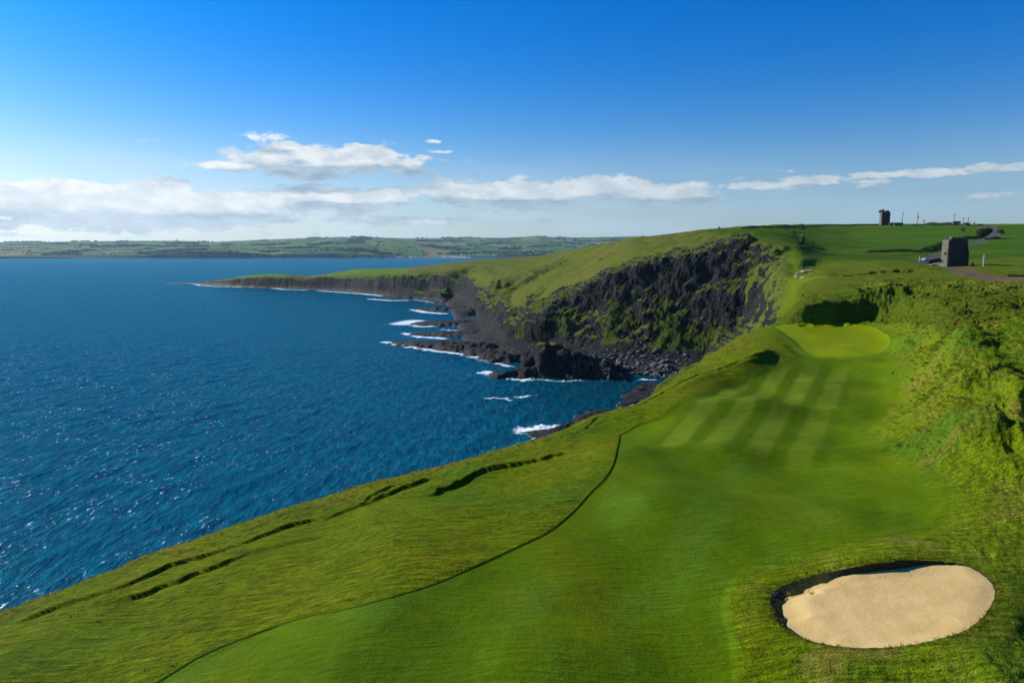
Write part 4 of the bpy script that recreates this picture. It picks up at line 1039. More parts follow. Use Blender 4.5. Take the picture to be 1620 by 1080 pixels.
def masonry(name, c1, c2, c3, sc=1.0):
    m_, t_ = material(name); p_ = t_.n('ShaderNodeTexCoord').outputs['Object']
    mp2 = t_.n('ShaderNodeMapping'); t_.put(mp2.inputs[0], p_); mp2.inputs['Scale'].default_value = (1.6 * sc, 1.6 * sc, 3.2 * sc)
    v_ = t_.n('ShaderNodeTexVoronoi'); t_.put(v_.inputs['Vector'], mp2.outputs[0]); v_.inputs['Scale'].default_value = 1.0
    e_ = t_.n('ShaderNodeTexVoronoi', feature='DISTANCE_TO_EDGE'); t_.put(e_.inputs['Vector'], mp2.outputs[0]); e_.inputs['Scale'].default_value = 1.0
    col_ = t_.mix(t_.sep(v_.outputs['Color'])[0], c1, c2); col_ = t_.mix(t_.ramp(t_.noise(p_, .6, 5, .65), .5, .7), col_, c3)
    col_ = t_.mix(t_.ramp(e_.outputs['Distance'], 0, .08, .7, 0), col_, (.05, .048, .042))
    t_.surf(col_, .92, t_.bump(t_.math('ADD', t_.ramp(e_.outputs['Distance'], 0, .15), t_.noise(p_, 4, 4, .6)), .9, .12), .08); return m_


M_SUNSTONE = masonry('sunlit_masonry', (.115, .105, .090), (.205, .190, .155), (.24, .225, .13))  # paler copy, sunlight put into the colour of the towers' lit sides
M_SHADESTONE = masonry('shaded_masonry', (.030, .030, .032), (.058, .056, .055), (.075, .072, .055))  # darkened copy, shade of the towers' fronts put into the colour
M_WHITEWALL = simple_mat('white_render', (.72, .72, .70), (.80, .80, .78), 1.2)
M_SLATE = simple_mat('slate', (.06, .065, .075), (.10, .11, .12), 2.0)
M_WOOD = simple_mat('weathered_wood', (.10, .075, .05), (.17, .13, .09), 4.0)
M_DARK = simple_mat('dark_metal', (.03, .032, .035), (.05, .052, .055), 4.0, .5, .2, .01, .4)
M_WHITE = simple_mat('white_paint', (.78, .78, .77), (.82, .82, .81), 2.0, .4, .05, .01, .4)
M_GLASS = simple_mat('dark_glass', (.015, .02, .025), (.02, .026, .03), 1.0, .08, .0, .01, .5)
M_OPEN = simple_mat('dark_opening', (.008, .008, .009), (.012, .012, .013), 1.0, .9)
M_CAR = simple_mat('silver_blue_paint', (.34, .40, .48), (.37, .43, .50), 1.0, .25, .0, .01, .5, .3)
M_TYRE = simple_mat('tyre_rubber', (.015, .015, .015), (.022, .022, .022), 5.0)
M_PALEROCK = simple_mat('pale_rock', (.20, .19, .16), (.34, .32, .28), 1.2, .9, .8, .2)
M_BOULDER = simple_mat('dark_boulder', (.035, .037, .040), (.13, .13, .125), .55, .85, .8, .25)

# ---- ruined gate tower beside the road
gx0 = hit(1511, 421); S1 = gx0[1] / F * math.hypot(1, gx0[0] / gx0[1]) * .98            # metres in one photograph pixel across there
az_t = math.atan2(gx0[0], gx0[1])
tower = empty('gate_tower', (gx0[0], gx0[1], gx0[2] - .3), 0.10, 'tall ruined square gate tower of stone with a shaded front standing beside the road', 'tower')
HT = 42.5 * gx0[1] / F * 1.02
Wt = 36 * S1
def t_top(x_, y_):
    r_ = HT
    if x_ > Wt * .30: r_ = HT * .56
    elif x_ < -Wt * .36 and y_ < 0: r_ = HT + .7
    return r_ + .25 * math.sin(x_ * 3.1 + y_ * 2)
def t_side(x_, y_, z_):
    if x_ < 0: x_ -= (1 - z_ / HT) * .55 * (-x_ / (Wt / 2))
    return x_
rough_block('wall', M_SHADESTONE, tower, Wt * .80, 3.3, HT, 22, 26, .07, t_top, .02, t_side, 3)
part('window', M_OPEN, tower, ('b', (-Wt * .40 - .82, -.6, HT * .48), (.25, .5, 1.1)))
part('window', M_OPEN, tower, ('b', (-Wt * .40 - .95, 1.0, HT * .22), (.25, .5, .9)))
rough_block('buttress', M_SUNSTONE, tower, .9, 3.4, HT * .97, 3, 22, .09, None, .03, None, 5).location = (-Wt * .40 - .25, 0, 0)
rough_block('parapet', M_SUNSTONE, tower, 1.2, 1.6, .9, 3, 3, .12, None, .2, None, 6).location = (-Wt * .36, -1.6, HT * .985)

# ---- walls by the tower
def wall_line(name, mat, a, b, h, th, label, cat, seed, group=None):
    a, b = Vector(a), Vector(b); m_ = (a + b) / 2; L_ = (b - a).length
    e_ = empty(name, (m_.x, m_.y, min(a.z, b.z) - .2), math.atan2(b.y - a.y, b.x - a.x), label, cat, group)
    rough_block('wall', mat, e_, L_, th, h + .2, max(8, int(L_ / .8)), max(3, int(h / .4)), .05, lambda x_, y_: h + .2 + .12 * math.sin(x_ * 1.7) + (b.z - a.z) * x_ / L_, 0, None, seed)
    n_ = max(6, int(L_ / 1.1)); rg_ = random.Random(seed); bm = bmesh.new()
    for i_ in range(n_):
        x_ = -L_ / 2 + L_ * (i_ + .5) / n_; box_bm(bm, (x_, 0, h + .24 + .12 * math.sin(x_ * 1.7) + (b.z - a.z) * x_ / L_), (L_ / n_ * .86, th * 1.15, .16 + rg_.random() * .12), Matrix.Rotation(rg_.uniform(-.08, .08), 3, 'X'))
    bobj('coping', bm, mat, e_)
    return e_
wall_line('stone_wall', M_SHADESTONE, hit(1469, 417.5), Vector(hit(1493, 414)) + Vector((0, 3, 0)), 1.9, .7, 'shaded stone wall sloping down to the left from the foot of the gate tower', 'wall', 11)
rr = Vector(hit(1484, 419)); 
for i_, (px_, py_, s_) in enumerate([(1479, 419, 1.0), (1484, 418.5, 1.3), (1489, 419.5, .9), (1474, 419.5, .8)]):
    h_ = hit(px_, py_); bm = bmesh.new(); bmesh.ops.create_icosphere(bm, subdivisions=2, radius=s_)
    for v in bm.verts: v.co = Vector((v.co.x * 1.5, v.co.y, v.co.z * .5)) * (1 + random.uniform(-.15, .15))
    o = bobj('fallen_stone', bm, M_PALEROCK); o.location = (h_[0], h_[1], ground(h_[0], h_[1]) + .1 * s_)
    tag(o, ('pale masonry lump by the gate tower foot, third from the right of four', 'pale masonry lump by the gate tower foot, second from the right of four', 'pale masonry lump by the gate tower foot, nearest the tower', 'pale masonry lump by the gate tower foot, farthest left')[i_], 'stone', 'fallen stones below the gate tower')

# ---- signal tower on the skyline
st_ = hit(1399, 356.4); st_ = np.array([st_[0], st_[1], ground(st_[0], st_[1])]); S2 = st_[1] / F * 1.14
sig = empty('signal_tower', (st_[0], st_[1], st_[2] - .5), 0.12, 'square castellated signal tower ruin on the skyline with one pale sunlit side', 'tower')
W2, H2 = 17.0 * S2 / 1.14, 22 * st_[1] / F + .5
def s_top(x_, y_):
    r_ = H2 - 1.0 + .35 * math.sin(x_ * 1.3 + y_)
    if -W2 * .1 < x_ < W2 * .25: r_ += .9
    return r_
rough_block('wall', M_SHADESTONE, sig, W2 * .82, W2 * .36, H2, 16, 18, .10, s_top, .03, None, 8)
for sx_, sy_2, hh_ in ((-1, -1, 1.6), (-1, 1, 1.0), (.2, -1, .6)):
    rough_block('turret', M_SHADESTONE, sig, 2.0, 2.0, 3.0, 3, 4, .12, None, -.15, None, 9).location = (sx_ * W2 * .37, sy_2 * W2 * .17, H2 - 3.2 + hh_)
part('window', M_OPEN, sig, ('b', (.2, -W2 * .18 - .04, H2 * .5), (1.0, .4, 1.9)))
part('window', M_OPEN, sig, ('b', (1.2, -W2 * .18 - .04, H2 * .78), (.8, .4, 1.3)))
part('painted_sunlit_side', M_SUNSTONE, sig, ('b', (-W2 * .41 - .08, 0, H2 * .47), (.3, W2 * .30, H2 * .86)))  # pale sheet painted as the sunlit side of the tower
# annex
an = hit(1417, 356.6); ann = empty('low_building', (an[0], an[1], ground(an[0], an[1]) - .4), -.3, 'long low dark building with a flat pale roof right of the signal tower', 'building')
La = 15.5 * S2; Ha = 4.2 * st_[1] / F
part('wall', M_SHADESTONE, ann, ('b', (0, 0, Ha * .5), (La, 6, Ha))); part('roof', M_SLATE, ann, ('b', (0, 0, Ha + .18), (La + .8, 6.8, .35)))
part('door', M_WHITE, ann, ('b', (-La * .2, -3.03, Ha * .35), (1.2, .1, Ha * .6)))
for k_ in range(3): part('window', M_GLASS, ann, ('b', (La * (.0 + .16 * k_), -3.03, Ha * .55), (1.2, .1, 1.0)))

# ---- poles on the skyline
def sky_pole(px_, ytop, ybase, label, arms=1, lean=0.0, cat='pole', box=False):
    h_ = hit(px_, 356.6); g_ = ground(h_[0], h_[1]); hh_ = (355.2 - ytop) * h_[1] / F + 1.2
    e_ = empty('utility_pole', (h_[0], h_[1], g_ - .5), 0, label, 'utility pole', 'poles on the skyline')
    tx = math.sin(lean) * hh_
    part('pole', M_WOOD, e_, ('t', (0, 0, 0), (tx, 0, hh_), .34, .22, 8))
    for a_ in range(arms):
        part('crossarm', M_WOOD, e_, ('b', (tx * (.93 - .1 * a_), 0, hh_ * (.93 - .12 * a_)), (2.6 - .5 * a_, .22, .22)))
    for s_ in (-1, 0, 1): part('insulator', M_DARK, e_, ('t', (tx * .93 + s_ * 1.1, 0, hh_ * .93 + .1), (tx * .93 + s_ * 1.1, 0, hh_ * .93 + .6), .12, .08, 6))
    if box: part('transformer', M_DARK, e_, ('t', (tx + .7, 0, hh_ * .62), (tx + .7, 0, hh_ * .76), .55, .55, 10))
    return e_
sky_pole(1426.5, 335.5, 354, 'tall thin pole leaning slightly at the right end of the low building', 1, .045)
sky_pole(1451, 337, 354, 'utility pole carrying a dark transformer left of the grassy bank', 1, 0, box=True)
sky_pole(1508.5, 338, 354, 'tall utility pole beside the boxy equipment on the skyline', 2)
sky_pole(1523.5, 344.5, 354, 'faint short pole between the equipment and the dark shed', 1)
sky_pole(1531, 343.5, 354, 'short utility pole standing over the dark shed roof', 1)
for px_, ht_, lb in ((1461, 5.5, 'small dark post with a wide head standing left of the grassy bank'), (1541, 3.0, 'tiny dark post right of the shed on the skyline')):
    h_ = hit(px_, 356.8); g_ = ground(h_[0], h_[1]); e_ = empty('post', (h_[0], h_[1], g_ - .3), 0, lb, 'post')
    part('pole', M_WOOD, e_, ('t', (0, 0, 0), (0, 0, ht_), .25, .25, 8)); part('head', M_DARK, e_, ('b', (0, 0, ht_), (1.3, .8, 1.5)))
h_ = hit(1513, 356.6); e_ = empty('equipment_cabin', (h_[0], h_[1], ground(h_[0], h_[1]) + 1.2), 0, 'pair of boxy dark equipment cabins on a frame beside the tall pole', 'cabin')
for k_ in range(2): part('cabinet', M_SLATE, e_, ('b', (-2.3 + 4.4 * k_, 0, 2.0), (3.4, 2.5, 2.6)))
for k_ in range(4): part('leg', M_DARK, e_, ('b', (-3.4 + 2.2 * k_, 0, .2), (.25, .25, 1.4)))
h_ = hit(1529, 357); e_ = empty('shed', (h_[0], h_[1], ground(h_[0], h_[1]) - .3), .1, 'small dark shed with a slanting roof at the right end of the grassy bank', 'shed')
part('wall', M_DARK, e_, ('b', (0, 0, 1.5), (5.4, 4, 3)))
bm = bmesh.new(); vs_ = [bm.verts.new(v) for v in ((-4.6, -2.3, 2.6), (3.0, -2.3, 4.4), (3.0, 2.3, 4.4), (-4.6, 2.3, 2.6), (-4.6, -2.3, 2.3), (3.0, -2.3, 4.1), (3.0, 2.3, 4.1), (-4.6, 2.3, 2.3))]
for f_ in ((0, 1, 2, 3), (7, 6, 5, 4), (0, 4, 5, 1), (1, 5, 6, 2), (2, 6, 7, 3), (3, 7, 4, 0)): bm.faces.new([vs_[i_] for i_ in f_])
bobj('roof', bm, M_SLATE, e_)
# grassy bank on the skyline
bm = bmesh.new(); c_ = hit(1490, 356.8); Lb = 40 * S2; nn_ = 60
for i_ in range(nn_ + 1):
    f_ = i_ / nn_; x_ = (f_ - .5) * 2 * Lb
    hh_ = 3.6 * max(0, 1 - abs(f_ - .52) ** 2 * 4.2) ** 1 + .5 * math.sin(f_ * 21) + .3
    for j_, (yy, zf_) in enumerate(((-9, -1.2), (-4, .55), (0, 1), (4, .55), (9, -1.2))): bm.verts.new((x_, yy, hh_ * zf_ if zf_ > 0 else zf_))
bm.verts.ensure_lookup_table()
for i_ in range(nn_):
    for j_ in range(4): a_ = i_ * 5 + j_; bm.faces.new([bm.verts[k] for k in (a_, a_ + 5, a_ + 6, a_ + 1)])
M_DGRASS = simple_mat('dark_rough_grass', (.020, .045, .006), (.06, .09, .012), .35, .95, .8, .5, .03)
o = bobj('earth_bank', bm, M_DGRASS, None, True); o.location = (c_[0], c_[1] + 6, ground(c_[0], c_[1]) - .2); o.rotation_euler = (0, 0, -.1); o['kind'] = 'structure'


# ---- bushes, trees, hedges: crowns of many small leaf clumps
def leaf_crown(bm, c, r, n, leaf, rg_, bottom=-.8):
    c = Vector(c)
    lobes = [(Vector((rg_.gauss(0, .38), rg_.gauss(0, .38), rg_.uniform(-.3, .45))), rg_.uniform(.38, .62)) for _ in range(7)]
    k_ = 0
    while k_ < n:
        lb_, lr = rg_.choice(lobes); v_ = Vector((rg_.gauss(0, 1), rg_.gauss(0, 1), rg_.gauss(0, 1))).normalized() * lr * rg_.uniform(.55, 1.05) + lb_
        if v_.z < bottom: continue
        p_ = c + Vector((v_.x * r[0], v_.y * r[1], v_.z * r[2])); k_ += 1
        u_ = Vector((rg_.gauss(0, 1), rg_.gauss(0, 1), rg_.gauss(0, 1))).normalized(); w_ = u_.cross(Vector((rg_.gauss(0, 1), rg_.gauss(0, 1), rg_.gauss(0, 1)))).normalized(); s_ = leaf * rg_.uniform(.6, 1.3)
        bm.faces.new([bm.verts.new(p_ + u_ * s_), bm.verts.new(p_ + w_ * s_ * .8), bm.verts.new(p_ - u_ * s_), bm.verts.new(p_ - w_ * s_ * .8)])


def bush(name, base, wpx, hpx, label, cat, seed, trunk=.15, n=900, group=None, mat=None, dscale=1.0):
    h_ = hit(*base); g_ = ground(h_[0], h_[1]); k_ = h_[1] / F; w_, t_h = wpx * k_ * 1.1, hpx * k_
    rg_ = random.Random(seed); e_ = empty(name, (h_[0], h_[1], g_ - .1), 0, label, cat, group)
    bm = bmesh.new(); leaf_crown(bm, (0, 0, t_h * (.5 + trunk / 2)), (w_ / 2, w_ / 2 * dscale, t_h * (.55 - trunk / 2) * 1.1), n, max(.14, w_ * .05), rg_); bobj('crown', bm, mat or M_BUSH, e_)
    bm = bmesh.new(); tube_bm(bm, (0, 0, -.2), (w_ * .02, 0, t_h * .55), w_ * .035, w_ * .02, 7)
    for a_ in range(4): tube_bm(bm, (w_ * .01, 0, t_h * .3), (math.cos(a_ * 1.7) * w_ * .25, math.sin(a_ * 1.7) * w_ * .25, t_h * .65), w_ * .018, w_ * .008, 5)
    bobj('trunk', bm, M_WOOD, e_)
    return e_
bush('tree', (1557, 378), 23, 17, 'dark round-headed tree in the bend of the road right of the gate tower', 'tree', 1, .05, 2200)
bush('tree', (1582, 376), 9, 14, 'small dark tree with a short stem standing alone right of the road bend', 'tree', 2, .3, 700)
bush('bush', (1538.5, 421.5), 5, 6, 'small dark bush on the grass just right of the gate tower', 'bush', 3, .0, 400)
bush('bush', (1137.5, 362.2), 5, 4, 'lone tiny bush on the skyline above the cliff', 'bush', 4, .0, 250)
bush('bush', (1265, 389), 8, 7, 'dark bush at the brink of the cliff below the green field', 'bush', 5, .0, 500)
bush('bush', (1286, 386), 4, 4, 'small bush in the field just right of the cliff brink', 'bush', 6, .0, 250)
bush('bush', (1524, 367), 7, 8, 'ragged bush in the green field left of the round-headed tree', 'bush', 7, .0, 500, mat=M_DGRASS)


def hedge(name, pts, hpx, wd_, label, seed, step=.35):
    L = smooth_curve([hit(*p) for p in pts], 6); rg_ = random.Random(seed); bm = bmesh.new(); o0 = Vector(L[0]); o0.z = ground(o0.x, o0.y)
    tot = sum(math.dist(L[i][:2], L[i + 1][:2]) for i in range(len(L) - 1)); cnt = max(6, int(tot / (wd_ * step)))
    for i_ in range(cnt):
        f_ = (i_ + .5) / cnt * (len(L) - 1); k_ = int(f_); r_ = f_ - k_; p_ = L[k_] * (1 - r_) + L[min(k_ + 1, len(L) - 1)] * r_
        x_, y_ = p_[0] + rg_.gauss(0, wd_ * .15), p_[1] + rg_.gauss(0, wd_ * .15); h_ = hpx * p_[1] / F * rg_.uniform(.55, 1.1)
        leaf_crown(bm, (x_ - o0.x, y_ - o0.y, ground(x_, y_) - o0.z + h_ * .4), (wd_, wd_, h_ * .75), 26, wd_ * .22, rg_)
    o = bobj(name, bm, M_BUSH); o.location = o0; tag(o, label, 'hedge'); return o
hedge('hedge', [(1503, 382), (1520, 379.5), (1538, 378), (1549, 376)], 5.5, 2.2, 'dark hedge along the road behind the gate tower', 21)
hedge('hedge', [(1560, 379), (1570, 378), (1578, 376.5)], 2.5, 1.8, 'short dark hedge at the inside of the road bend below the small tree', 22)
hedge('hedge', [(1462, 399), (1478, 394), (1492, 390), (1500, 387)], 7, 2.6, 'thick bushy hedge left of the gate tower below the green field', 23)
hedge('hedge', [(1375, 399), (1400, 398), (1430, 397), (1455, 399)], 2.5, 2.6, 'low ragged hedge bank at the lower edge of the green field', 24)
hedge('hedge', [(1178, 361.6), (1240, 358.8), (1300, 357.5), (1350, 356.8), (1390, 356.4)], 1.6, 3.0, 'long thin hedge on the skyline left of the signal tower', 25, .7)
hedge('hedge', [(1548, 357.2), (1552, 357.2)], 3, 2.4, 'short clump of hedge on the skyline where the road meets it', 26)
hedge('hedge', [(1597, 437), (1612, 437.5), (1640, 438)], 3.0, .9, 'dark low hedge along the dirt track at the right edge', 27)

# ---- marker poles, car
def white_pole(px_, yb, yt, disc, label, name='marker_pole'):
    h_ = hit(px_, yb); g_ = ground(h_[0], h_[1]); t_h = (yb - yt) * h_[1] / F; e_ = empty(name, (h_[0], h_[1], g_ - .1), 0, label, 'pole')
    part('pole', M_WHITE, e_, ('t', (0, 0, 0), (0, 0, t_h), .09, .07, 8)); part('base', M_SHADESTONE, e_, ('b', (0, 0, .12), (.5, .5, .3)))
    if disc: part('panel', M_WHITE, e_, ('b', (0, -.1, t_h * .74), (.75, .08, .75)))
white_pole(1555, 422.5, 402, True, 'slim white pole with a small white panel on the grass right of the gate tower')
white_pole(1454, 415, 404.5, False, 'slim white pole left of the parked car')
h_ = hit(1463, 413); cr = empty('parked_car', (h_[0], h_[1], ground(h_[0], h_[1])), .55, 'silver-blue car parked on the roadside left of the gate tower', 'car')
bm = bmesh.new(); prof = [(-2.1, .35), (-2.12, .75), (-1.9, .92), (-1.25, 1.0), (-.75, 1.42), (.65, 1.46), (1.35, .98), (2.0, .86), (2.12, .6), (2.1, .35)]
for y_ in (-.86, .86): [bm.verts.new((x_, y_ * (.84 if z_ > 1.2 else 1), z_)) for x_, z_ in prof]
bm.verts.ensure_lookup_table(); n = len(prof)
for i_ in range(n): bm.faces.new([bm.verts[k] for k in (i_, (i_ + 1) % n, n + (i_ + 1) % n, n + i_)])
bm.faces.new([bm.verts[k] for k in reversed(range(n))]); bm.faces.new([bm.verts[n + k] for k in range(n)])
bobj('body', bm, M_CAR, cr)
part('window', M_GLASS, cr, ('b', (-.05, 0, 1.2), (1.5, 1.60, .30))); part('windscreen', M_GLASS, cr, ('b', (1.02, 0, 1.22), (.06, 1.35, .5), Matrix.Rotation(-.95, 3, 'Y')))
for x_ in (-1.3, 1.3):
    for y_ in (-.8, .8):
        w_ = part('wheel', M_TYRE, cr, ('t', (x_, y_ - .1, .33), (x_, y_ + .1, .33), .33, .33, 16)); part('rim', M_WHITE, w_, ('t', (x_, y_ - .12, .33), (x_, y_ + .12, .33), .2, .2, 12))
for y_ in (-.6, .6): part('headlight', M_WHITE, cr, ('b', (2.08, y_, .72), (.08, .32, .16)))

# ---- small things on the course
for (px_, py_, lb) in ((1250, 604, 'small black marker stub on the mown stripes left of the middle of the fairway'), (1412, 592, 'small black marker stub at the right edge of the fairway below the green')):
    h_ = hit(px_, py_); e_ = empty('marker_post', (h_[0], h_[1], ground(h_[0], h_[1])), 0, lb, 'marker')
    part('post', M_DARK, e_, ('t', (0, 0, -.05), (0, 0, .28), .09, .09, 10)); part('cap', M_DARK, e_, ('t', (0, 0, .28), (0, 0, .33), .12, .10, 10))
h_ = hit(1260, 509); e_ = empty('wooden_post', (h_[0], h_[1], ground(h_[0], h_[1])), 0, 'short weathered wooden post in dry grass behind the left side of the green', 'post')
part('post', M_WOOD, e_, ('t', (0, 0, -.1), (.05, 0, 1.15), .10, .09, 8)); part('cap', M_WOOD, e_, ('t', (.05, 0, 1.15), (.05, 0, 1.22), .12, .11, 8))
a_ = Vector(hit(1211, 935)); b_ = Vector(hit(1227, 942)); a_.z = ground(a_.x, a_.y) + .06; b_.z = ground(b_.x, b_.y) + .10
rk_ = empty('bunker_rake', a_, 0, 'dark rake lying on the turf with its head over the left rim of the bunker', 'rake')
part('handle', M_DARK, rk_, ('t', (0, 0, 0), tuple(b_ - a_), .022, .022, 8))
dr = (b_ - a_).normalized(); sdv = Vector((-dr.y, dr.x, 0)); hd_ = (b_ - a_)
part('head', M_DARK, rk_, ('t', tuple(hd_ - sdv * .32), tuple(hd_ + sdv * .32), .025, .025, 6))
for k_ in range(9): q_ = hd_ + sdv * (-.3 + .075 * k_); part('tooth', M_DARK, rk_, ('t', tuple(q_), tuple(q_ - Vector((0, 0, .10))), .010, .006, 5))

# ---- pale slabs on the brink, rocks
def rock_mesh(seed, sub=2, flat=.7):
    rg_ = np.random.default_rng(seed); bm = bmesh.new(); bmesh.ops.create_icosphere(bm, subdivisions=sub, radius=1)
    pl = [(Vector(rg_.normal(size=3)).normalized(), rg_.uniform(.55, .85)) for _ in range(9)]
    sc3 = Vector((rg_.uniform(.8, 1.35), rg_.uniform(.7, 1.1), rg_.uniform(.5, .85) * flat / .7))
    for v in bm.verts:
        c_ = v.co.copy()
        for n_, d_ in pl:
            e = c_.dot(n_)
            if e > d_: c_ -= n_ * (e - d_)
        v.co = Vector((c_.x * sc3.x, c_.y * sc3.y, c_.z * sc3.z)) * (1 + rg_.uniform(-.03, .03))
    me = bpy.data.meshes.new('boulder'); bm.to_mesh(me); bm.free(); return me
RM = [rock_mesh(40 + i_) for i_ in range(6)]
for m_ in RM: m_.materials.append(M_BOULDER)
PM = [rock_mesh(60 + i_, 2, .45) for i_ in range(3)]
for m_ in PM: m_.materials.append(M_PALEROCK)
rg = np.random.default_rng(9)
for i_, (px_, py_, s_) in enumerate([(1266, 433, 1.6), (1272, 431, 1.9), (1279, 429, 1.5), (1261, 438, 1.2), (1270, 440, 1.1), (1281, 434, .9)]):
    h_ = hit(px_, py_); o = bpy.data.objects.new('brink_rock', PM[i_ % 3]); COL.objects.link(o); o.location = (h_[0], h_[1], ground(h_[0], h_[1]) + .2); o.scale = (s_ * 1.3, s_, s_ * .8); o.rotation_euler = (0, .1, i_ * 1.1)
    tag(o, ('pale rock at the brink beside the sunlit cliff, ' + ['second from left', 'largest of the cluster', 'highest of all', 'farthest left', 'lowest of all', 'smallest, farthest right'][i_]), 'rock', 'pale rocks on the brink')
# boulders on the cove beach
BB = [(842, 566), (880, 556), (930, 553), (985, 556), (1040, 548), (1080, 545), (1112, 550), (1095, 575), (1062, 598), (1035, 601), (985, 596), (930, 585), (880, 582)]
cnt = 0; small = []
tries = 0
while cnt < 300 and tries < 6000:
    tries += 1
    px_, py_ = rg.uniform(835, 1115), rg.uniform(542, 603)
    if not inside(np.array([px_]), np.array([py_]), BB)[0]: continue
    if rg.random() > .25 + .75 * (px_ - 835) / 280: continue
    h_ = hit(px_, py_)
    if h_[1] < 250 or h_[1] > 420: continue
    s_ = float(np.clip(rg.lognormal(-.05, .42), .5, 2.6))
    if s_ < .72: small.append((h_, s_)); continue
    z_ = max(ground(h_[0], h_[1]), 0)
    o = bpy.data.objects.new('boulder', RM[cnt % 6]); COL.objects.link(o); o.location = (h_[0], h_[1], z_ + .3 * s_); o.scale = (s_, s_, s_); o.rotation_euler = (rg.uniform(-.5, .5), rg.uniform(-.5, .5), rg.uniform(0, 6.28))
    tag(o, 'dark grey boulder among the jumbled boulders at the foot of the cove cliff', 'boulder', 'boulders on the cove beach'); cnt += 1
M_SCREE = M_BOULDER
Ps, Rs = [], []
for _ in range(2600):
    px_, py_ = rg.uniform(690, 1115), rg.uniform(505, 603); h_ = hit(px_, py_)
    if h_[1] < 250 or h_[1] > 520 or h_[2] > 16 or h_[2] < .2: continue
    Ps.append((h_[0], h_[1], h_[2])); Rs.append(float(np.clip(rg.lognormal(-.75, .4), .2, 1.1)))
o = blobs('scree', np.array(Ps), np.array(Rs), M_BOULDER, .7, 8); o['kind'] = 'stuff'

# ---- far things: houses, boat
def house(px_, py_, w_, d_, h_, lab, wall=None, grp='farm buildings across the bay', rz=0.0):
    q_ = far_hit(px_, py_); e_ = empty('far_house', (q_[0], q_[1], q_[2] - .5), rz, lab, 'house', grp)
    part('wall', wall or M_WHITEWALL, e_, ('b', (0, 0, h_ / 2), (w_, d_, h_)))
    bm = bmesh.new(); v_ = [bm.verts.new(c) for c in ((-w_ / 2 - .4, -d_ / 2 - .4, h_), (w_ / 2 + .4, -d_ / 2 - .4, h_), (w_ / 2 + .4, d_ / 2 + .4, h_), (-w_ / 2 - .4, d_ / 2 + .4, h_), (-w_ / 2 - .4, 0, h_ + d_ * .42), (w_ / 2 + .4, 0, h_ + d_ * .42))]
    for f_ in ((0, 1, 5, 4), (2, 3, 4, 5), (3, 0, 4), (1, 2, 5), (0, 3, 2, 1)): bm.faces.new([v_[i] for i in f_])
    r_ = bobj('roof', bm, M_SLATE, e_); part('chimney', wall or M_WHITEWALL, r_, ('b', (w_ * .35, 0, h_ + d_ * .42), (1.2, 1.2, 2.2)))
    for k_ in (-.3, 0, .3): part('window', M_GLASS, e_, ('b', (k_ * w_, -d_ / 2 - .03, h_ * .55), (1.3, .1, 1.5)))
for px_, w_, h_, lb in ((754.5, 16, 15, 'leftmost of three tall white buildings beyond the bay above the headland'), (759.8, 14, 12, 'middle one of three tall white buildings beyond the bay above the headland'), (765, 15, 14, 'rightmost of three tall white buildings beyond the bay above the headland')):
    house(px_, 404.0, w_, 12, h_, lb, grp='tall white buildings beyond the bay')
VH = [(668, 403), (676, 402.5), (690, 402), (703, 403), (716, 401.5), (731, 402), (742, 401), (776, 400.5), (790, 399), (812, 398), (838, 397), (846, 402), (655, 401), (783, 403), (726, 399.5), (110, 396), (198, 398), (330, 393), (500, 392), (600, 398)]
ORD = ['first', 'second', 'third', 'fourth', 'fifth', 'sixth', 'seventh', 'eighth', 'ninth', 'tenth', 'eleventh', 'twelfth', 'thirteenth', 'fourteenth', 'fifteenth', 'sixteenth', 'seventeenth', 'eighteenth', 'nineteenth', 'twentieth']
for i_, (px_, py_) in enumerate(sorted(VH)):
    house(px_, py_, rg.uniform(12, 20), 9, rg.uniform(4, 6), 'tiny pale house on the far side of the bay, %s from the left' % ORD[i_], rz=rg.uniform(-.5, .5))
u_, d_, _ = pz(607, 411.5, 0); bt = empty('boat', (u_ * d_, d_, .2), .25, 'small white boat out on the bay beyond the low peninsula', 'boat')
bm = bmesh.new(); sec = [(-8, 1.6, 1.5), (-3, 2.0, 1.6), (3, 1.8, 1.9), (7, .9, 2.3), (9, .05, 2.6)]
for x_, b2, zt in sec: [bm.verts.new(v) for v in ((x_, -b2, zt), (x_, -b2 * .6, -.4), (x_, b2 * .6, -.4), (x_, b2, zt))]
bm.verts.ensure_lookup_table()
for i_ in range(4):
    for k_ in range(4): bm.faces.new([bm.verts[v] for v in (i_ * 4 + k_, i_ * 4 + (k_ + 1) % 4, i_ * 4 + 4 + (k_ + 1) % 4, i_ * 4 + 4 + k_)])
bm.faces.new([bm.verts[v] for v in (3, 2, 1, 0)]); bobj('hull', bm, M_WHITE, bt); part('cabin', M_WHITE, bt, ('b', (-1, 0, 2.9), (4.5, 2.6, 2.4))); part('mast', M_DARK, bt, ('t', (-1, 0, 4), (-1, 0, 8), .12, .08, 6))

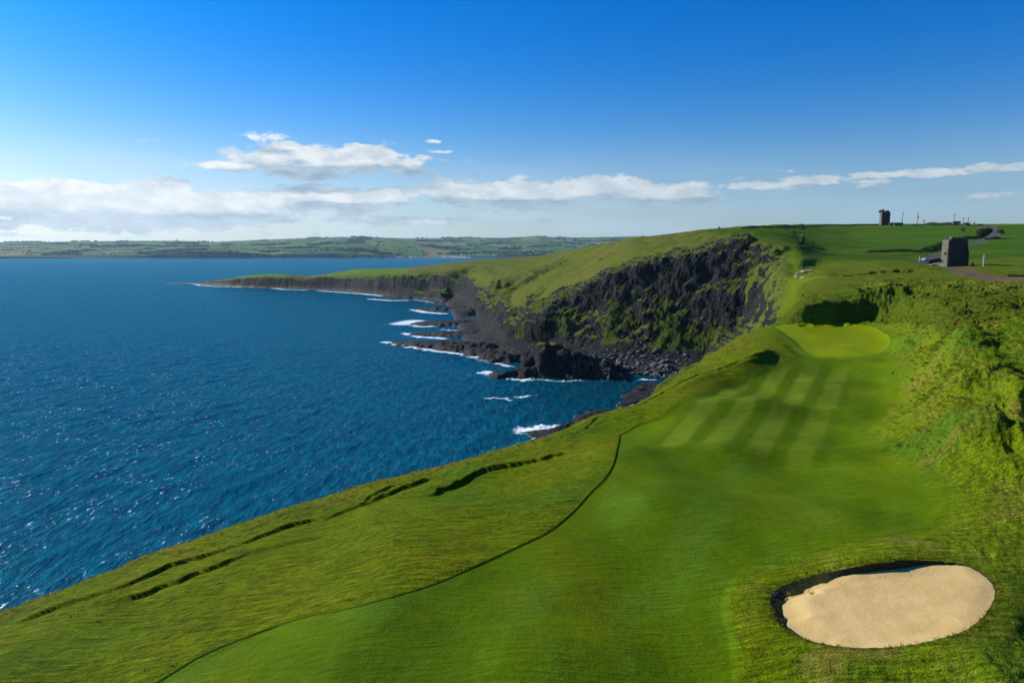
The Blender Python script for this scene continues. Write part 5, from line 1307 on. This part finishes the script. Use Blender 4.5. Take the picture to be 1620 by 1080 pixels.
# ------------------------------------------------------------------ long grass: thousands of wind-laid tufts
def tuft_mesh(name, mat, n, h_, spread, lean, seed, wide=.02):
    rg_ = random.Random(seed); bm = bmesh.new()
    for _ in range(n):
        a_ = rg_.uniform(0, 6.283); r_ = rg_.uniform(0, spread); b0 = Vector((math.cos(a_) * r_, math.sin(a_) * r_, -.03)); hh_ = h_ * rg_.uniform(.6, 1.1)
        out_ = Vector((math.cos(a_) * .25 + lean * rg_.uniform(.7, 1.3), math.sin(a_) * .25, 0)) * hh_; w_ = Vector((-out_.y, out_.x, 0)).normalized() * wide * rg_.uniform(.7, 1.3)
        p1 = b0 + out_ * .35 + Vector((0, 0, hh_ * .62)); p2 = b0 + out_ + Vector((0, 0, hh_ * (.95 - .3 * lean)))
        v_ = [bm.verts.new(p) for p in (b0 - w_, b0 + w_, p1 + w_ * .8, p1 - w_ * .8, p2)]
        bm.faces.new((v_[0], v_[1], v_[2], v_[3])); bm.faces.new((v_[3], v_[2], v_[4]))
    return bobj(name, bm, mat)


def blade_mat(name, a_, b_, c_):
    m_, t_ = material(name); ob = t_.n('ShaderNodeObjectInfo').outputs['Random']
    P_ = t_.pos(); nn = t_.noise(P_, .22, 3, .6)
    cc = t_.mix(ob, a_, b_); cc = t_.mix(t_.ramp(nn, .45, .7, 0, .75), cc, c_)
    pr = t_.surf(cc, .75, None, .06)
    tr = t_.n('ShaderNodeBsdfTranslucent'); t_.put(tr.inputs[0], cc); mx = t_.n('ShaderNodeMixShader'); t_.put(mx.inputs[0], .25); t_.put(mx.inputs[1], pr.outputs[0]); t_.put(mx.inputs[2], tr.outputs[0])
    out = [n_ for n_ in t_.t.nodes if n_.type == 'OUTPUT_MATERIAL'][0]; t_.put(out.inputs[0], mx.outputs[0]); return m_


def scatter(name, src, pts, scl, rot):
    me = bpy.data.meshes.new(name); me.vertices.add(len(pts)); me.vertices.foreach_set('co', np.asarray(pts, np.float32).ravel())
    a_ = me.attributes.new('scl', 'FLOAT', 'POINT'); a_.data.foreach_set('value', np.asarray(scl, np.float32))
    a_ = me.attributes.new('rot', 'FLOAT_VECTOR', 'POINT'); rv = np.zeros((len(pts), 3), np.float32); rv[:, 2] = rot; a_.data.foreach_set('vector', rv.ravel())
    o = bpy.data.objects.new(name, me); COL.objects.link(o); o['kind'] = 'stuff'
    ng = bpy.data.node_groups.new(name, 'GeometryNodeTree'); ng.interface.new_socket('Geometry', in_out='INPUT', socket_type='NodeSocketGeometry'); ng.interface.new_socket('Geometry', in_out='OUTPUT', socket_type='NodeSocketGeometry')
    N = ng.nodes; gi = N.new('NodeGroupInput'); go = N.new('NodeGroupOutput'); ip = N.new('GeometryNodeInstanceOnPoints'); oi = N.new('GeometryNodeObjectInfo'); oi.inputs['Object'].default_value = src; oi.inputs['As Instance'].default_value = True
    s_ = N.new('GeometryNodeInputNamedAttribute'); s_.data_type = 'FLOAT'; s_.inputs['Name'].default_value = 'scl'
    r_ = N.new('GeometryNodeInputNamedAttribute'); r_.data_type = 'FLOAT_VECTOR'; r_.inputs['Name'].default_value = 'rot'
    K = ng.links.new; K(gi.outputs[0], ip.inputs['Points']); K(oi.outputs['Geometry'], ip.inputs['Instance']); K(s_.outputs['Attribute'], ip.inputs['Scale'])
    e2r = N.new('FunctionNodeEulerToRotation'); K(r_.outputs['Attribute'], e2r.inputs[0]); K(e2r.outputs[0], ip.inputs['Rotation']); K(ip.outputs[0], go.inputs[0])
    md = o.modifiers.new('scatter', 'NODES'); md.node_group = ng; return o


M_BLADE = blade_mat('long_grass', (.105, .160, .002), (.185, .240, .010), (.22, .20, .03))
M_BLADE2 = blade_mat('edge_grass', (.100, .140, .002), (.16, .175, .006), (.19, .15, .02))
def pick(mask, density, cap):
    """random places on the land inside a mask, density per square metre (an array or a number)"""
    area = np.abs(np.gradient(drow)[:, None] * (np.gradient(ucol)[None, :] * D)); w_ = np.where(mask, area * density, 0); tot = w_.sum(); n_ = int(min(cap, tot)); cs = np.cumsum(w_.ravel()); ix = np.searchsorted(cs, rg.random(n_) * cs[-1])
    i_, j_ = np.unravel_index(np.minimum(ix, w_.size - 1), w_.shape); i_ = np.clip(i_, 0, NR - 2); j_ = np.clip(j_, 0, NC - 2); a_, b_ = rg.random(n_), rg.random(n_)
    y_ = drow[i_] * (1 - a_) + drow[i_ + 1] * a_; x_ = (ucol[j_] * (1 - b_) + ucol[j_ + 1] * b_) * y_
    z_ = (Zd[i_, j_] * (1 - a_) + Zd[i_ + 1, j_] * a_) * (1 - b_) + (Zd[i_, j_ + 1] * (1 - a_) + Zd[i_ + 1, j_ + 1] * a_) * b_
    return np.stack([x_, y_, z_], 1)
vis = (np.abs(U) < .82)
off_fair = sstep(-np.maximum(fsd, gsd), .3, 3)
mk = (right_rough > .3) & vis & (D > 20) & (D < 170) & (bsd < -.25) & (fsd < -.6) & (gsd < -1.2) & (KI < 6)
clump = sstep(on(mk, lambda x, y: fbm(x / 2.2, y / 2.2, None, 2)), -.5, .5)
lft_thin = .12 + .88 * sstep(X - .58 * D, -1, 3)
Pg = pick(mk, (.4 + clump) * 17 * (40 / np.maximum(D, 40)) ** 1.2 * off_fair * lft_thin * .30, 60000)
src = tuft_mesh('grass_tuft', M_BLADE, 16, .34, .34, 2.3, 1, .022); src['kind'] = 'stuff'
sca = (.35 + .45 * rg.random(len(Pg))) * (.55 + .9 * sstep(Pg[:, 1], 34, 75)); o0 = Pg[0]; src.location = o0
scatter('long_grass', src, Pg[1:], sca[1:], R(64) + rg.normal(0, .22, len(Pg) - 1))
mk = (left_rough > .3) & vis & (D > 20) & (D < 140) & (fsd < -.15)
dens = (edge_near * 9 * (.3 + sstep(on(mk, lambda x, y: fbm(x / 2.6, y / 2.6, None, 2)), -.3, .4)) + 1.2 * sstep(on(mk, lambda x, y: fbm(x / 4, y / 4, None, 2)), -.1, .5))
Pg = pick(mk, dens * (40 / np.maximum(D, 40)), 26000)
src = tuft_mesh('grass_tuft', M_BLADE2, 14, .17, .14, .7, 2, .013); src['kind'] = 'stuff'
src.location = Pg[0]
scatter('edge_grass', src, Pg[1:], (.4 + .8 * rg.random(len(Pg) - 1)), R(40) + rg.normal(0, .5, len(Pg) - 1))
# a fringe along the cut between rough and fairway
mk = (fsd < 0) & (fsd > -.35) & (left_rough > .3) & vis & (D > 20)
Pg = pick(mk, 40, 9000); scatter('cut_fringe', src, Pg, .28 + .2 * rg.random(len(Pg)), rg.uniform(0, 6.28, len(Pg)))
# round the bunker
mk = (bsd < 0) & (bsd > -.30); Pg = pick(mk, 45, 4000); scatter('bunker_fringe', src, Pg, .40 + .35 * rg.random(len(Pg)), rg.uniform(0, 6.28, len(Pg)))
# ------------------------------------------------------------------ haze: one closed box of thin air round the camera and the land
hz = bpy.data.materials.new('haze'); hz.use_nodes = True; T_ = NT(hz.node_tree)
pv = T_.n('ShaderNodeVolumePrincipled'); pv.inputs['Density'].default_value = 2.3e-5; pv.inputs['Color'].default_value = (.45, .75, 1, 1); pv.inputs['Anisotropy'].default_value = 0.25
ov = T_.n('ShaderNodeOutputMaterial'); T_.put(ov.inputs['Volume'], pv.outputs[0])
bx = [(x, y, z) for x in (-19500, 19500) for y in (-300, 14600) for z in (-12, 262)]
hb = mesh_obj('haze', bx, [(0, 1, 3, 2), (4, 6, 7, 5), (0, 4, 5, 1), (2, 3, 7, 6), (0, 2, 6, 4), (1, 5, 7, 3)], hz); hb['kind'] = 'stuff'
